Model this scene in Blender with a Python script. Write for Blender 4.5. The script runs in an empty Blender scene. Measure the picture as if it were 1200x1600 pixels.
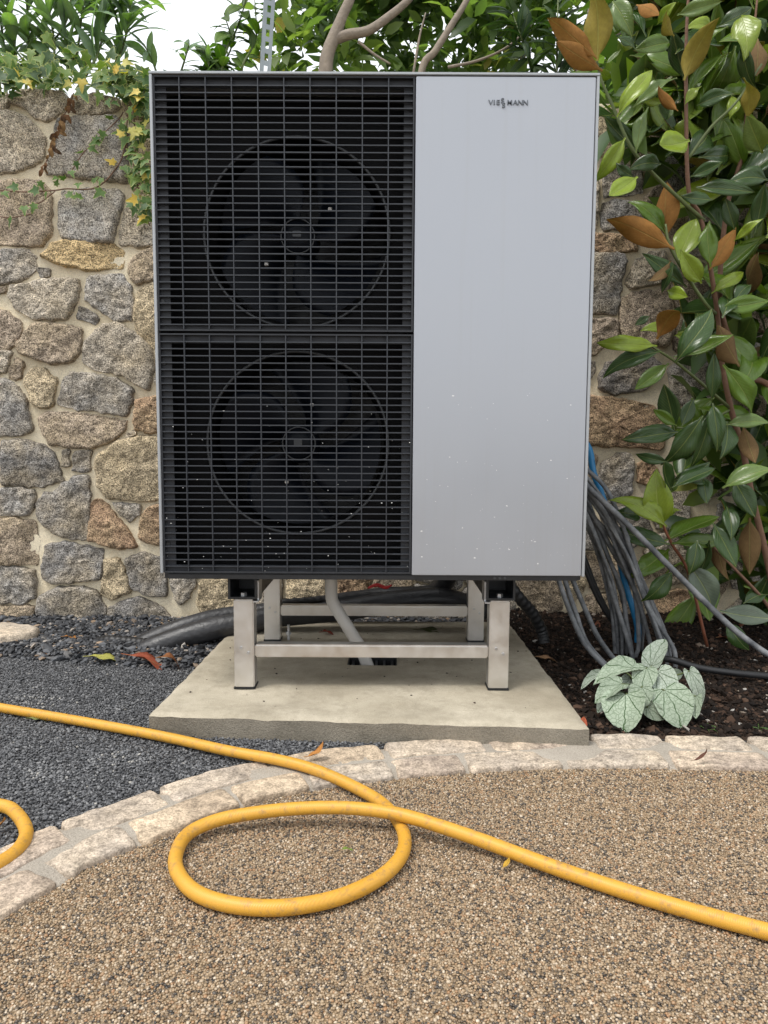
import bpy, bmesh, math, random
import numpy as np
from mathutils import Vector, Matrix, noise
from math import radians, sin, cos, pi, tan, atan, hypot

random.seed(11)
rng = np.random.default_rng(7)
scene = bpy.context.scene
C = scene.collection

# ------------------------------------------------------------------ camera
CAM_Z, PITCH, ROLL, FPX = 0.735, 5.15, 0.30, 1110.0
cam_data = bpy.data.cameras.new('camera')
cam = bpy.data.objects.new('camera', cam_data)
C.objects.link(cam)
cam_data.sensor_fit = 'VERTICAL'
cam_data.sensor_height = 36.0
cam_data.lens = 36.0 * FPX / 1600.0
cam_data.clip_start = 0.02
cam_data.clip_end = 3000
CAM_R = Matrix.Rotation(radians(90 - PITCH), 3, 'X') @ Matrix.Rotation(radians(ROLL), 3, 'Z')
cam.matrix_world = Matrix.Translation((0, 0, CAM_Z)) @ CAM_R.to_4x4()
scene.camera = cam

# ------------------------------------------------------------------ sky, sun, exposure
SUN_EL, SUN_AZ = radians(62), radians(-125)        # high, over the left shoulder, behind thin cloud
world = bpy.data.worlds.new('World')
scene.world = world
world.use_nodes = True
wn = world.node_tree.nodes
wl = world.node_tree.links
wn.clear()
sky = wn.new('ShaderNodeTexSky')
sky.sky_type = 'NISHITA'
sky.sun_disc = False
sky.sun_elevation = SUN_EL
sky.sun_rotation = SUN_AZ
sky.air_density = 1.0
sky.dust_density = 4.0
sky.ozone_density = 1.0
hs = wn.new('ShaderNodeHueSaturation')
hs.inputs['Saturation'].default_value = 0.22       # thin bright overcast
cloud = wn.new('ShaderNodeMix')
cloud.data_type = 'RGBA'
cloud.inputs['Factor'].default_value = 0.75
cloud.inputs['B'].default_value = (8.6, 8.9, 9.25, 1)
bg = wn.new('ShaderNodeBackground')
bg.inputs['Strength'].default_value = 0.10
wo = wn.new('ShaderNodeOutputWorld')
wl.new(sky.outputs['Color'], hs.inputs['Color'])
wl.new(hs.outputs['Color'], cloud.inputs['A'])
wl.new(cloud.outputs['Result'], bg.inputs['Color'])
wl.new(bg.outputs['Background'], wo.inputs['Surface'])

sun_data = bpy.data.lights.new('sun', 'SUN')
sun_data.energy = 1.4
sun_data.angle = radians(20)
sun_data.color = (1.0, 0.96, 0.9)
sun = bpy.data.objects.new('sun', sun_data)
C.objects.link(sun)
sd = Vector((sin(SUN_AZ) * cos(SUN_EL), cos(SUN_AZ) * cos(SUN_EL), sin(SUN_EL)))
sun.rotation_euler = (-sd).to_track_quat('-Z', 'Y').to_euler()

scene.view_settings.view_transform = 'Standard'
scene.view_settings.look = 'None'
scene.view_settings.gamma = 1
scene.view_settings.use_curve_mapping = False
scene.view_settings.exposure = 0.9
scene.cycles.max_bounces = 6
scene.cycles.transparent_max_bounces = 8

# ------------------------------------------------------------------ survey: photograph pixel -> place
def ray(px, py):
    return CAM_R @ Vector(((px - 600) / FPX, (800 - py) / FPX, -1.0))

def W(px, py, Y):                     # point at depth Y
    d = ray(px, py)
    t = Y / d.y
    return Vector((d.x * t, Y, CAM_Z + d.z * t))

def G(px, py, z=0.0):                 # point at height z
    d = ray(px, py)
    t = (z - CAM_Z) / d.z
    return Vector((d.x * t, d.y * t, z))

# ------------------------------------------------------------------ object helpers
def link(o, parent=None):
    C.objects.link(o)
    if parent is not None:
        o.parent = parent
    return o

def tag(o, label=None, cat=None, group=None, kind=None):
    if label: o['label'] = label
    if cat: o['category'] = cat
    if group: o['group'] = group
    if kind: o['kind'] = kind
    return o

def thing(name, label, cat, loc=(0, 0, 0), group=None):
    o = bpy.data.objects.new(name, None)
    o.empty_display_size = 0.1
    o.location = loc
    link(o)
    return tag(o, label, cat, group)

def obj(name, me, mats=None, parent=None, world_space=True):
    """one mesh object; vertices are in world space, moved under the parent's base"""
    o = bpy.data.objects.new(name, me)
    if mats is not None:
        for m in (mats if isinstance(mats, (list, tuple)) else [mats]):
            me.materials.append(m)
    link(o, parent)
    if parent is not None and world_space:
        off = Vector((0, 0, 0))
        p = parent
        while p is not None:
            off += p.location
            p = p.parent
        o.location = -off
    return o

def pyd(name, verts, faces, smooth=False):
    me = bpy.data.meshes.new(name)
    me.from_pydata([tuple(v) for v in verts], [], [tuple(f) for f in faces])
    me.validate()
    if smooth:
        me.polygons.foreach_set('use_smooth', [True] * len(me.polygons))
    me.update()
    return me

class MB:
    def __init__(s): s.v = []; s.f = []
    def add(s, v, f):
        n = len(s.v); s.v += [tuple(p) for p in v]; s.f += [tuple(i + n for i in q) for q in f]; return s
    def box(s, x0, x1, y0, y1, z0, z1):
        v = [(x, y, z) for z in (z0, z1) for y in (y0, y1) for x in (x0, x1)]
        return s.add(v, [(0, 2, 3, 1), (4, 5, 7, 6), (0, 1, 5, 4), (2, 6, 7, 3), (0, 4, 6, 2), (1, 3, 7, 5)])
    def me(s, name, smooth=False, bevel=0):
        m = pyd(name, s.v, s.f, smooth)
        if bevel:
            bm = bmesh.new(); bm.from_mesh(m)
            bmesh.ops.bevel(bm, geom=bm.edges[:], offset=bevel, segments=2, affect='EDGES', clamp_overlap=True)
            bm.to_mesh(m); bm.free()
        return m

def box_me(name, x0, x1, y0, y1, z0, z1, bevel=0):
    return MB().box(x0, x1, y0, y1, z0, z1).me(name, bevel=bevel)

def smooth_path(pts, n=8):
    P = [Vector(p) for p in pts]
    P = [P[0] * 2 - P[1]] + P + [P[-1] * 2 - P[-2]]
    out = []
    for i in range(1, len(P) - 2):
        a, b, c, d = P[i - 1], P[i], P[i + 1], P[i + 2]
        for k in range(n):
            t = k / n
            out.append(0.5 * ((2 * b) + (c - a) * t + (2 * a - 5 * b + 4 * c - d) * t * t + (3 * b - a - 3 * c + d) * t ** 3))
    out.append(P[-2])
    return out

def tube(pts, r, seg=10, closed_ends=True, sm=0, rib=None):
    """verts, faces of a tube along pts; r number or list"""
    if sm: 
        m = len(pts)
        rr = r if isinstance(r, (list, tuple)) else None
        pts = smooth_path(pts, sm)
        if rr is not None:
            r = [rr[min(int(i / sm), m - 2)] * (1 - (i / sm - min(int(i / sm), m - 2))) + rr[min(int(i / sm), m - 2) + 1] * (i / sm - min(int(i / sm), m - 2)) for i in range(len(pts))]
    pts = [Vector(p) for p in pts]
    n = len(pts)
    R = r if isinstance(r, (list, tuple)) else [r] * n
    if rib: R = [R[i] * (1 + (rib if i % 4 < 2 else -rib)) for i in range(n)]
    v, f = [], []
    t0 = (pts[1] - pts[0]).normalized()
    u = t0.orthogonal().normalized()
    for i, p in enumerate(pts):
        t = (pts[min(i + 1, n - 1)] - pts[max(i - 1, 0)]).normalized()
        u = (u - t * u.dot(t)).normalized()
        w = t.cross(u)
        for k in range(seg):
            a = 2 * pi * k / seg
            v.append(p + (u * cos(a) + w * sin(a)) * R[i])
    for i in range(n - 1):
        for k in range(seg):
            k2 = (k + 1) % seg
            f.append((i * seg + k, i * seg + k2, (i + 1) * seg + k2, (i + 1) * seg + k))
    if closed_ends:
        f.append(tuple(range(seg - 1, -1, -1)))
        f.append(tuple((n - 1) * seg + k for k in range(seg)))
    return v, f

def tube_me(name, pts, r, seg=10, sm=0, rib=None):
    v, f = tube(pts, r, seg, True, sm, rib)
    return pyd(name, v, f, True)

def inside(poly, X, Y):
    poly = np.asarray(poly)
    c = np.zeros(X.shape, bool)
    x0, y0 = poly[-1]
    for x1, y1 in poly:
        with np.errstate(divide='ignore', invalid='ignore'):
            cond = ((y1 > Y) != (y0 > Y)) & (X < (x0 - x1) * (Y - y1) / (y0 - y1) + x1)
        c ^= cond
        x0, y0 = x1, y1
    return c

def fbm(p, s, o=3):
    a, t = 1.0, 0.0
    p = Vector(p) * s
    for _ in range(o):
        t += a * noise.noise(p); p = p * 2.07; a *= 0.5
    return t

def big_mesh(name, verts, faces, tone=None, smooth=True):
    """fast numpy mesh: all faces have the same corner count; tone is a float per vertex"""
    me = bpy.data.meshes.new(name)
    nv, nf, k = len(verts), len(faces), faces.shape[1]
    me.vertices.add(nv); me.loops.add(nf * k); me.polygons.add(nf)
    me.vertices.foreach_set('co', verts.astype(np.float32).ravel())
    me.loops.foreach_set('vertex_index', faces.astype(np.int32).ravel())
    me.polygons.foreach_set('loop_start', np.arange(0, nf * k, k, dtype=np.int32))
    me.polygons.foreach_set('loop_total', np.full(nf, k, np.int32))
    me.polygons.foreach_set('use_smooth', np.full(nf, smooth, bool))
    if tone is not None:
        a = me.attributes.new('tone', 'FLOAT', 'POINT')
        a.data.foreach_set('value', tone.astype(np.float32))
    me.update(calc_edges=True)
    me.validate()
    return me

def ico():
    bm = bmesh.new(); bmesh.ops.create_icosphere(bm, subdivisions=1, radius=1)
    v = np.array([p.co[:] for p in bm.verts]); f = np.array([[q.index for q in p.verts] for p in bm.faces]); bm.free()
    return v, f

def pebbles(name, P, size, flat=0.6, jit=0.16, smooth=True, tone=None, tilt=0.35):
    """many pebbles in one mesh. P (n,3) centres, size (n,) radius"""
    n = len(P)
    bv, bf = ico()
    v = np.repeat(bv[None], n, 0) * (1 + rng.uniform(-jit, jit, (n, len(bv), 1)))
    sc = np.stack([rng.uniform(0.8, 1.25, n), rng.uniform(0.7, 1.05, n), rng.uniform(flat * 0.75, flat * 1.2, n)], 1) * size[:, None]
    v = v * sc[:, None, :]
    a = rng.uniform(0, 2 * pi, n); t = rng.normal(0, tilt, n); b = rng.uniform(0, 2 * pi, n)
    def rz(a):
        R = np.zeros((n, 3, 3)); R[:, 0, 0] = np.cos(a); R[:, 0, 1] = -np.sin(a); R[:, 1, 0] = np.sin(a); R[:, 1, 1] = np.cos(a); R[:, 2, 2] = 1; return R
    Rx = np.zeros((n, 3, 3)); Rx[:, 0, 0] = 1; Rx[:, 1, 1] = np.cos(t); Rx[:, 1, 2] = -np.sin(t); Rx[:, 2, 1] = np.sin(t); Rx[:, 2, 2] = np.cos(t)
    M = rz(b) @ Rx @ rz(a)
    v = np.einsum('nij,nkj->nki', M, v) + P[:, None, :]
    f = (bf[None] + (np.arange(n) * len(bv))[:, None, None]).reshape(-1, 3)
    if tone is None: tone = rng.uniform(0, 1, n)
    return big_mesh(name, v.reshape(-1, 3), f, np.repeat(tone, len(bv)), smooth)

# ------------------------------------------------------------------ material helpers
class NT:
    def __init__(s, name):
        s.m = bpy.data.materials.new(name); s.m.use_nodes = True
        s.t = s.m.node_tree; s.n = s.t.nodes; s.l = s.t.links
        s.p = s.n['Principled BSDF']; s.out = s.n['Material Output']
    def new(s, typ, **kw):
        n = s.n.new('ShaderNode' + typ)
        for k, v in kw.items():
            if k in n.inputs.keys(): n.inputs[k].default_value = v
            else: setattr(n, k, v)
        return n
    def L(s, a, b): s.l.new(a, b)
    def coord(s, rand=False, typ='Object'):
        tc = s.new('TexCoord')
        if not rand: return tc.outputs[typ]
        oi = s.new('ObjectInfo'); mu = s.new('Math', operation='MULTIPLY'); mu.inputs[1].default_value = 57.0
        s.L(oi.outputs['Random'], mu.inputs[0])
        va = s.new('VectorMath', operation='ADD'); s.L(tc.outputs[typ], va.inputs[0]); s.L(mu.outputs[0], va.inputs[1])
        return va.outputs[0]
    def noise(s, co, scale, detail=3, rough=0.55):
        n = s.new('TexNoise'); n.inputs['Scale'].default_value = scale; n.inputs['Detail'].default_value = detail; n.inputs['Roughness'].default_value = rough
        s.L(co, n.inputs['Vector']); return n.outputs['Fac']
    def vor(s, co, scale, feature='F1'):
        n = s.new('TexVoronoi', feature=feature); n.inputs['Scale'].default_value = scale; s.L(co, n.inputs['Vector']); return n
    def ramp(s, fac, stops, interp='LINEAR'):
        r = s.new('ValToRGB'); r.color_ramp.interpolation = interp
        e = r.color_ramp.elements
        while len(e) > 1: e.remove(e[-1])
        for i, (p, c) in enumerate(stops):
            if isinstance(c, (int, float)): c = (c, c, c)
            q = e[0] if i == 0 else e.new(p)
            q.position = p; q.color = tuple(c) + (1,)
        s.L(fac, r.inputs['Fac']); return r.outputs['Color']
    def mix(s, fac, a, b, mode='MIX'):
        m = s.new('Mix', data_type='RGBA', blend_type=mode)
        for sock, val in ((m.inputs[0], fac), (m.inputs[6], a), (m.inputs[7], b)):
            if hasattr(val, 'is_linked') or isinstance(val, bpy.types.NodeSocket): s.L(val, sock)
            elif isinstance(val, (int, float)): sock.default_value = val if sock.type == 'VALUE' else (val, val, val, 1)
            else: sock.default_value = tuple(val) + (1,)
        return m.outputs[2]
    def math(s, op, a, b=0.0, c=0.0):
        m = s.new('Math', operation=op)
        for i, val in enumerate((a, b, c)):
            if isinstance(val, bpy.types.NodeSocket): s.L(val, m.inputs[i])
            else: m.inputs[i].default_value = val
        return m.outputs[0]
    def bump(s, h, dist=0.002, strength=1.0):
        b = s.new('Bump'); b.inputs['Distance'].default_value = dist; b.inputs['Strength'].default_value = strength
        s.L(h, b.inputs['Height']); s.L(b.outputs['Normal'], s.p.inputs['Normal']); return b
    def base(s, c):
        if isinstance(c, bpy.types.NodeSocket): s.L(c, s.p.inputs['Base Color'])
        else: s.p.inputs['Base Color'].default_value = tuple(c) + (1,)
    def rough(s, r):
        if isinstance(r, bpy.types.NodeSocket): s.L(r, s.p.inputs['Roughness'])
        else: s.p.inputs['Roughness'].default_value = r

def mat(name, col, rough=0.5, metal=0.0, var=0.12, scale=20, spec=0.5, bump=0.0, bscale=200):
    t = NT(name); co = t.coord()
    n = t.noise(co, scale, 4)
    t.base(t.mix(n, tuple(c * (1 - var) for c in col), tuple(min(1, c * (1 + var)) for c in col)))
    t.rough(t.ramp(n, [(0.3, max(0, rough - 0.08)), (0.7, min(1, rough + 0.08))]))
    t.p.inputs['Metallic'].default_value = metal
    t.p.inputs['Specular IOR Level'].default_value = spec
    if bump: t.bump(t.noise(co, bscale, 3), bump)
    return t.m

def tone_mat(name, stops, rough=0.5, spec=0.5, fine=0.15, fscale=400, bump=0.0004):
    t = NT(name); at = t.new('Attribute', attribute_name='tone'); co = t.coord()
    c = t.ramp(at.outputs['Fac'], stops)
    n = t.noise(co, fscale, 2)
    t.base(t.mix(t.math('MULTIPLY', t.math('SUBTRACT', 1.0, n), fine * 2), c, t.mix(1.0, c, 0.35, 'MULTIPLY')))
    t.rough(rough); t.p.inputs['Specular IOR Level'].default_value = spec
    if bump: t.bump(n, bump)
    return t.m

def leaf_mat(name, rough=0.35, trans=0.3, colour=None, tone=None, vein=0.25, spec=0.5, edge=None, under=None, mottle=0.12):
    """leaf: colour from the object (or a constant / tone ramp); midrib and side veins from the leaf's own UV"""
    t = NT(name)
    if tone is not None:
        at = t.new('Attribute', attribute_name='tone'); c = t.ramp(at.outputs['Fac'], tone)
    elif colour is not None:
        rgb = t.new('RGB'); rgb.outputs[0].default_value = tuple(colour) + (1,); c = rgb.outputs[0]
    else:
        c = t.new('ObjectInfo').outputs['Color']
    if under is not None:                     # felted underside, rust to olive from leaf to leaf
        r = t.new('ObjectInfo').outputs['Random']
        c = t.mix(0.62, c, t.ramp(r, under))
    co = t.coord(True)
    n = t.noise(co, 14, 3)
    c = t.mix(n, t.mix(1.0, c, 1 - mottle * 2.2, 'MULTIPLY'), t.mix(1.0, c, 1 + mottle * 1.4, 'MULTIPLY'))
    if edge is not None:
        at = t.new('Attribute', attribute_name='rim')
        nn = t.noise(co, 40, 2)
        e = t.ramp(t.math('ADD', at.outputs['Fac'], t.math('MULTIPLY', t.math('SUBTRACT', nn, 0.5), 0.9)), [(0.85, 0.0), (1.0, 1.0)])
        c = t.mix(e, c, edge)
    uv = t.new('UVMap'); sep = t.new('SeparateXYZ'); t.L(uv.outputs[0], sep.inputs[0])
    u = t.math('ABSOLUTE', t.math('SUBTRACT', sep.outputs[0], 0.5))
    if vein:
        mid = t.ramp(u, [(0.012, 1.0), (0.03, 0.0)])
        sv = t.math('PINGPONG', t.math('SUBTRACT', t.math('MULTIPLY', sep.outputs[1], 11.0), t.math('MULTIPLY', u, 9.0)), 0.5)
        side = t.ramp(sv, [(0.0, 0.35), (0.10, 0.0)])
        fac = t.math('MULTIPLY', t.math('MAXIMUM', mid, side), vein)
        c = t.mix(fac, c, t.mix(0.6, c, (0.55, 0.6, 0.2)))
        t.bump(t.math('MULTIPLY', t.math('MAXIMUM', mid, side), -1.0), 0.0012)
    t.base(c); t.rough(rough); t.p.inputs['Specular IOR Level'].default_value = spec
    if trans:
        tr = t.new('BsdfTranslucent'); t.L(t.mix(1.0, c, (1.5, 1.6, 0.55), 'MULTIPLY'), tr.inputs['Color'])
        ms = t.new('MixShader'); ms.inputs[0].default_value = trans
        t.L(t.p.outputs[0], ms.inputs[1]); t.L(tr.outputs[0], ms.inputs[2]); t.L(ms.outputs[0], t.out.inputs['Surface'])
    return t.m

# ---- granite / rubble stone, own colour per stone
def stone_mat(name, speck=1.0, bscale=1.0, pale=False):
    t = NT(name); co = t.coord(True)
    oc = t.new('ObjectInfo').outputs['Color']
    big = t.noise(co, 7, 4, 0.6)
    c = t.mix(t.ramp(big, [(0.38, 0.0), (0.68, 1.0)]), oc, t.mix(0.5, oc, (0.42, 0.33, 0.2) if not pale else (0.62, 0.5, 0.36)))
    med = t.noise(co, 45, 5, 0.7)
    c = t.mix(1.0, c, t.ramp(med, [(0.3, 0.45), (0.5, 1.0), (0.72, 1.45)]), 'MULTIPLY')
    v = t.vor(co, 150 * bscale); v2 = t.noise(co, 210 * bscale, 2, 0.8)
    gr = t.ramp(v2, [(0.36, 1 - 0.80 * speck), (0.47, 1.0), (0.60, 1.0 + 0.95 * speck)])
    c = t.mix(1.0, c, gr, 'MULTIPLY')
    dark = t.ramp(t.noise(co, 3.2, 3), [(0.55, 0.0), (0.75, 0.45)])
    c = t.mix(dark, c, t.mix(1.0, c, 0.5, 'MULTIPLY'))
    t.base(c); t.rough(0.88); t.p.inputs['Specular IOR Level'].default_value = 0.25
    h = t.math('ADD', t.math('MULTIPLY', med, 1.4), t.math('ADD', t.math('MULTIPLY', v2, 0.5), t.math('MULTIPLY', v.outputs['Distance'], 0.25)))
    t.bump(h, 0.011 if not pale else 0.003, 1.0)
    return t.m

M = {}
M['stone'] = stone_mat('rubble_stone')
M['sett'] = stone_mat('pale_granite', 0.35, 1.0, True)

def mortar_mat(name, col, stain):
    t = NT(name); co = t.coord()
    n = t.noise(co, 9, 5, 0.65); f = t.noise(co, 260, 3, 0.7)
    c = t.mix(t.ramp(n, [(0.35, 0.0), (0.7, 1.0)]), col, stain)
    t.base(t.mix(1.0, c, t.ramp(f, [(0.3, 0.75), (0.6, 1.12)]), 'MULTIPLY')); t.rough(0.95)
    t.p.inputs['Specular IOR Level'].default_value = 0.15
    t.bump(t.math('ADD', t.math('MULTIPLY', n, 2.0), f), 0.004)
    return t.m
M['mortar'] = mortar_mat('sand_mortar', (0.86, 0.765, 0.58), (0.74, 0.63, 0.44))
M['kerb_mortar'] = mortar_mat('grey_mortar', (0.42, 0.375, 0.315), (0.34, 0.30, 0.25))

def concrete_mat():
    t = NT('cast_concrete'); co = t.coord()
    a = t.noise(co, 4, 5, 0.65); b = t.noise(co, 26, 4, 0.6); f = t.noise(co, 420, 2)
    c = t.mix(t.ramp(a, [(0.32, 0.0), (0.68, 1.0)]), (0.36, 0.315, 0.235), (0.52, 0.465, 0.365))
    c = t.mix(t.ramp(b, [(0.5, 0.0), (0.75, 0.55)]), c, (0.27, 0.235, 0.175))
    dmp = t.noise(co, 2.3, 6, 0.7)
    c = t.mix(t.ramp(dmp, [(0.42, 0.0), (0.54, 0.35), (0.68, 0.7)]), c, (0.21, 0.18, 0.13))
    sp = t.vor(co, 38)
    c = t.mix(t.ramp(sp.outputs['Distance'], [(0.0, 0.8), (0.09, 0.0)]), c, (0.08, 0.07, 0.06))
    t.base(t.mix(1.0, c, t.ramp(f, [(0.3, 0.85), (0.7, 1.1)]), 'MULTIPLY')); t.rough(0.85)
    t.p.inputs['Specular IOR Level'].default_value = 0.25
    t.bump(t.math('ADD', b, t.math('MULTIPLY', f, 0.4)), 0.0025)
    return t.m
M['concrete'] = concrete_mat()

def panel_mat():
    t = NT('silver_lacquer'); co = t.coord()
    n = t.noise(co, 3, 4, 0.6)
    mp = t.new('Mapping'); mp.inputs['Scale'].default_value = (60, 1, 1.2); t.L(co, mp.inputs[0])
    st = t.noise(mp.outputs[0], 1.0, 3)
    c = t.mix(n, (0.355, 0.372, 0.405), (0.395, 0.41, 0.44))
    c = t.mix(t.ramp(st, [(0.55, 0.0), (0.8, 0.35)]), c, (0.35, 0.352, 0.36))
    t.base(c); t.rough(t.ramp(n, [(0.3, 0.27), (0.7, 0.36)]))
    t.p.inputs['Metallic'].default_value = 0.4
    return t.m
M['panel'] = panel_mat()
M['trim'] = mat('pale_grey_trim', (0.36, 0.375, 0.39), 0.4, 0.3, 0.06)
M['casing'] = mat('casing_grey', (0.22, 0.23, 0.24), 0.5, 0.1, 0.06)
M['grille'] = mat('grille_black', (0.030, 0.034, 0.042), 0.42, 0, 0.25, 40)
M['plate'] = mat('dark_plate', (0.030, 0.032, 0.037), 0.55, 0, 0.2, 25, 0.3)
M['fanplate'] = mat('dusty_plate', (0.007, 0.007, 0.0075), 0.7, 0, 0.35, 9, 0.1)
M['black'] = mat('black_plastic', (0.012, 0.013, 0.015), 0.42, 0, 0.3, 30)
M['fan'] = mat('fan_black', (0.0035, 0.005, 0.0085), 0.38, 0, 0.3, 12, 0.14)
M['ring'] = mat('ring_grey', (0.055, 0.058, 0.062), 0.35, 0.2, 0.2, 15)
M['white'] = mat('white_splash', (0.78, 0.78, 0.76), 0.7)
M['logo'] = mat('badge_metal', (0.13, 0.14, 0.155), 0.35, 0.5, 0.05)
M['alu'] = mat('mill_aluminium', (0.66, 0.64, 0.61), 0.36, 0.85, 0.12, 30, bump=0.0003, bscale=60)
M['steel'] = mat('zinc_steel', (0.55, 0.56, 0.57), 0.35, 0.85, 0.1)
M['pvc'] = mat('grey_pvc', (0.50, 0.48, 0.45), 0.5, 0, 0.1, 30)
M['foam'] = mat('black_foam_lagging', (0.026, 0.026, 0.028), 0.45, 0, 0.5, 14, bump=0.003, bscale=50)
M['hose_black'] = mat('black_hose', (0.012, 0.012, 0.013), 0.5, 0, 0.4, 20)
M['red'] = mat('red_plastic', (0.45, 0.02, 0.02), 0.5)
M['blue'] = mat('blue_tube', (0.015, 0.17, 0.36), 0.4, 0, 0.25, 30)
M['bark_grey'] = mat('bark_grey', (0.24, 0.20, 0.16), 0.9, 0, 0.4, 30, bump=0.006, bscale=45)
M['bark_brown'] = mat('bark_brown', (0.16, 0.085, 0.05), 0.75, 0, 0.4, 30, bump=0.003, bscale=80)
M['stem_green'] = mat('stem_green', (0.10, 0.13, 0.04), 0.6, 0, 0.35, 30)
M['stem_red'] = mat('stem_redbrown', (0.20, 0.07, 0.035), 0.6, 0, 0.35, 30)
M['soil'] = mat('dark_soil', (0.040, 0.026, 0.018), 0.95, 0, 0.6, 35, 0.2, 0.006, 120)
M['galv'] = mat('galvanised', (0.24, 0.27, 0.285), 0.5, 0.4, 0.25, 18)

def hose_mat():
    t = NT('yellow_hose'); co = t.coord()
    n = t.noise(co, 11, 5, 0.65); g = t.noise(co, 60, 4, 0.7)
    c = t.mix(n, (0.53, 0.26, 0.022), (0.61, 0.33, 0.045))
    c = t.mix(t.ramp(g, [(0.52, 0.0), (0.74, 0.8)]), c, (0.24, 0.15, 0.07))
    t.base(c); t.rough(t.ramp(n, [(0.3, 0.38), (0.7, 0.55)]))
    w = t.new('TexWave'); w.inputs['Scale'].default_value = 110; w.inputs['Distortion'].default_value = 0.5
    mp = t.new('Mapping'); mp.inputs['Rotation'].default_value = (0, 0.4, 0.8); t.L(co, mp.inputs[0]); t.L(mp.outputs[0], w.inputs[0])
    t.bump(w.outputs['Fac'], 0.0002)
    return t.m
M['hose'] = hose_mat()

def cable_mat():
    t = NT('dusty_cable'); co = t.coord(True)
    n = t.noise(co, 18, 5, 0.7)
    c = t.mix(t.ramp(n, [(0.35, 0.0), (0.68, 1.0)]), (0.055, 0.06, 0.066), (0.23, 0.235, 0.24))
    t.base(c); t.rough(0.6)
    return t.m
M['cable'] = cable_mat()

# ================================================================== SETTING
# ---- kerb line (far edge of the double row of granite setts), surveyed from the photograph
F_px = [(-420, 1545), (-250, 1455), (-110, 1383), (-10, 1333), (47, 1303), (120, 1275), (196, 1249), (290, 1217), (367, 1196), (450, 1180), (560, 1166), (660, 1157),
        (800, 1150), (930, 1148), (1060, 1150), (1200, 1153), (1420, 1162), (1750, 1180)]
F_w = [G(x, y, 0.008) for x, y in F_px]
far = smooth_path(F_w, 10)
KW = 0.175
def offset(path, d):
    out = []
    for i, p in enumerate(path):
        t = (path[min(i + 1, len(path) - 1)] - path[max(i - 1, 0)]); t.z = 0; t.normalize()
        out.append(p + Vector((t.y, -t.x, 0)) * d)
    return out
near = offset(far, KW)
far_xy = [(p.x, p.y) for p in far]; near_xy = [(p.x, p.y) for p in near]
resin_poly = near_xy + [(6, near_xy[-1][1]), (6, -6), (-6, -6), (-6, near_xy[0][1])]
back_poly = far_xy + [(6, far_xy[-1][1]), (6, 3.0), (-6, 3.0), (-6, far_xy[0][1])]

# ---- ground to the horizon
t = NT('worn_ground'); co = t.coord(); n = t.noise(co, 3, 5)
t.base(t.mix(n, (0.10, 0.095, 0.085), (0.16, 0.15, 0.13))); t.rough(0.9); t.bump(t.noise(co, 60, 3), 0.004)
g = obj('ground', pyd('ground', [(-400, -400, -0.035), (400, -400, -0.035), (400, 400, -0.035), (-400, 400, -0.035)], [(0, 1, 2, 3)]), t.m)
tag(g, kind='structure')

def ngon_sheet(name, poly, z, m):
    bm = bmesh.new()
    vs = [bm.verts.new((x, y, z)) for x, y in poly]
    es = [bm.edges.new((vs[i], vs[(i + 1) % len(vs)])) for i in range(len(vs))]
    bmesh.ops.triangle_fill(bm, edges=es, use_beauty=True)
    bmesh.ops.recalc_face_normals(bm, faces=bm.faces)
    for f in bm.faces:
        if f.normal.z < 0: f.normal_flip()
    me = bpy.data.meshes.new(name); bm.to_mesh(me); bm.free()
    return tag(obj(name, me, m), kind='structure')

def aggregate_mat(name, stops, scale, base_mul):
    t = NT(name); co = t.coord(); v = t.vor(co, scale); sep = t.new('SeparateColor'); t.L(v.outputs['Color'], sep.inputs[0])
    c = t.ramp(sep.outputs[0], stops, 'CONSTANT')
    t.base(t.mix(1.0, c, base_mul, 'MULTIPLY')); t.rough(0.6); t.bump(t.math('MULTIPLY', v.outputs['Distance'], -1), 0.004)
    return t.m
RESIN = [(0.0, (0.048, 0.044, 0.04)), (0.12, (0.109, 0.085, 0.063)), (0.24, (0.227, 0.157, 0.092)), (0.42, (0.334, 0.233, 0.134)), (0.62, (0.402, 0.296, 0.185)), (0.76, (0.334, 0.184, 0.088)), (0.8, (0.374, 0.279, 0.18)), (0.95, (0.49, 0.392, 0.28)), (1.0, (0.629, 0.527, 0.405))]
TAR = [(0.0, (0.046, 0.047, 0.050)), (0.5, (0.098, 0.100, 0.106)), (0.85, (0.17, 0.172, 0.178)), (0.96, (0.24, 0.24, 0.24)), (0.985, (0.42, 0.40, 0.36))]
M['resin_base'] = aggregate_mat('resin_base', RESIN, 200, 0.7)
M['tar_base'] = aggregate_mat('tar_base', TAR, 110, 0.6)
drive = ngon_sheet('resin_driveway', resin_poly, -0.0012, M['resin_base'])
tarmac = ngon_sheet('tarmac', back_poly, -0.004, M['tar_base'])

# pad corners (needed to keep aggregate away)
PADZ = 0.055
pad_c = [G(232, 1116, PADZ), G(345, 1000, PADZ), G(808, 988, PADZ), G(921, 1136, PADZ)]
pad_fl, pad_bl, pad_br, pad_fr = [Vector((p.x, p.y)) for p in pad_c]
yb = 2.76
pad_bl = pad_fl + (pad_bl - pad_fl) * ((yb - pad_fl.y) / (pad_bl.y - pad_fl.y))
pad_br = pad_fr + (pad_br - pad_fr) * ((yb - pad_fr.y) / (pad_br.y - pad_fr.y))
pad_xy = [pad_fl[:], pad_bl[:], pad_br[:], pad_fr[:]]

def jgrid(x0, x1, y0, y1, s, j=0.42):
    nx, ny = int((x1 - x0) / s), int((y1 - y0) / s)
    X, Y = np.meshgrid(np.arange(nx) * s + x0, np.arange(ny) * s + y0)
    X = X + (np.arange(ny) % 2)[:, None] * s * 0.5
    X = X + rng.uniform(-j, j, X.shape) * s; Y = Y + rng.uniform(-j, j, Y.shape) * s
    return X.ravel(), Y.ravel()

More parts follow.
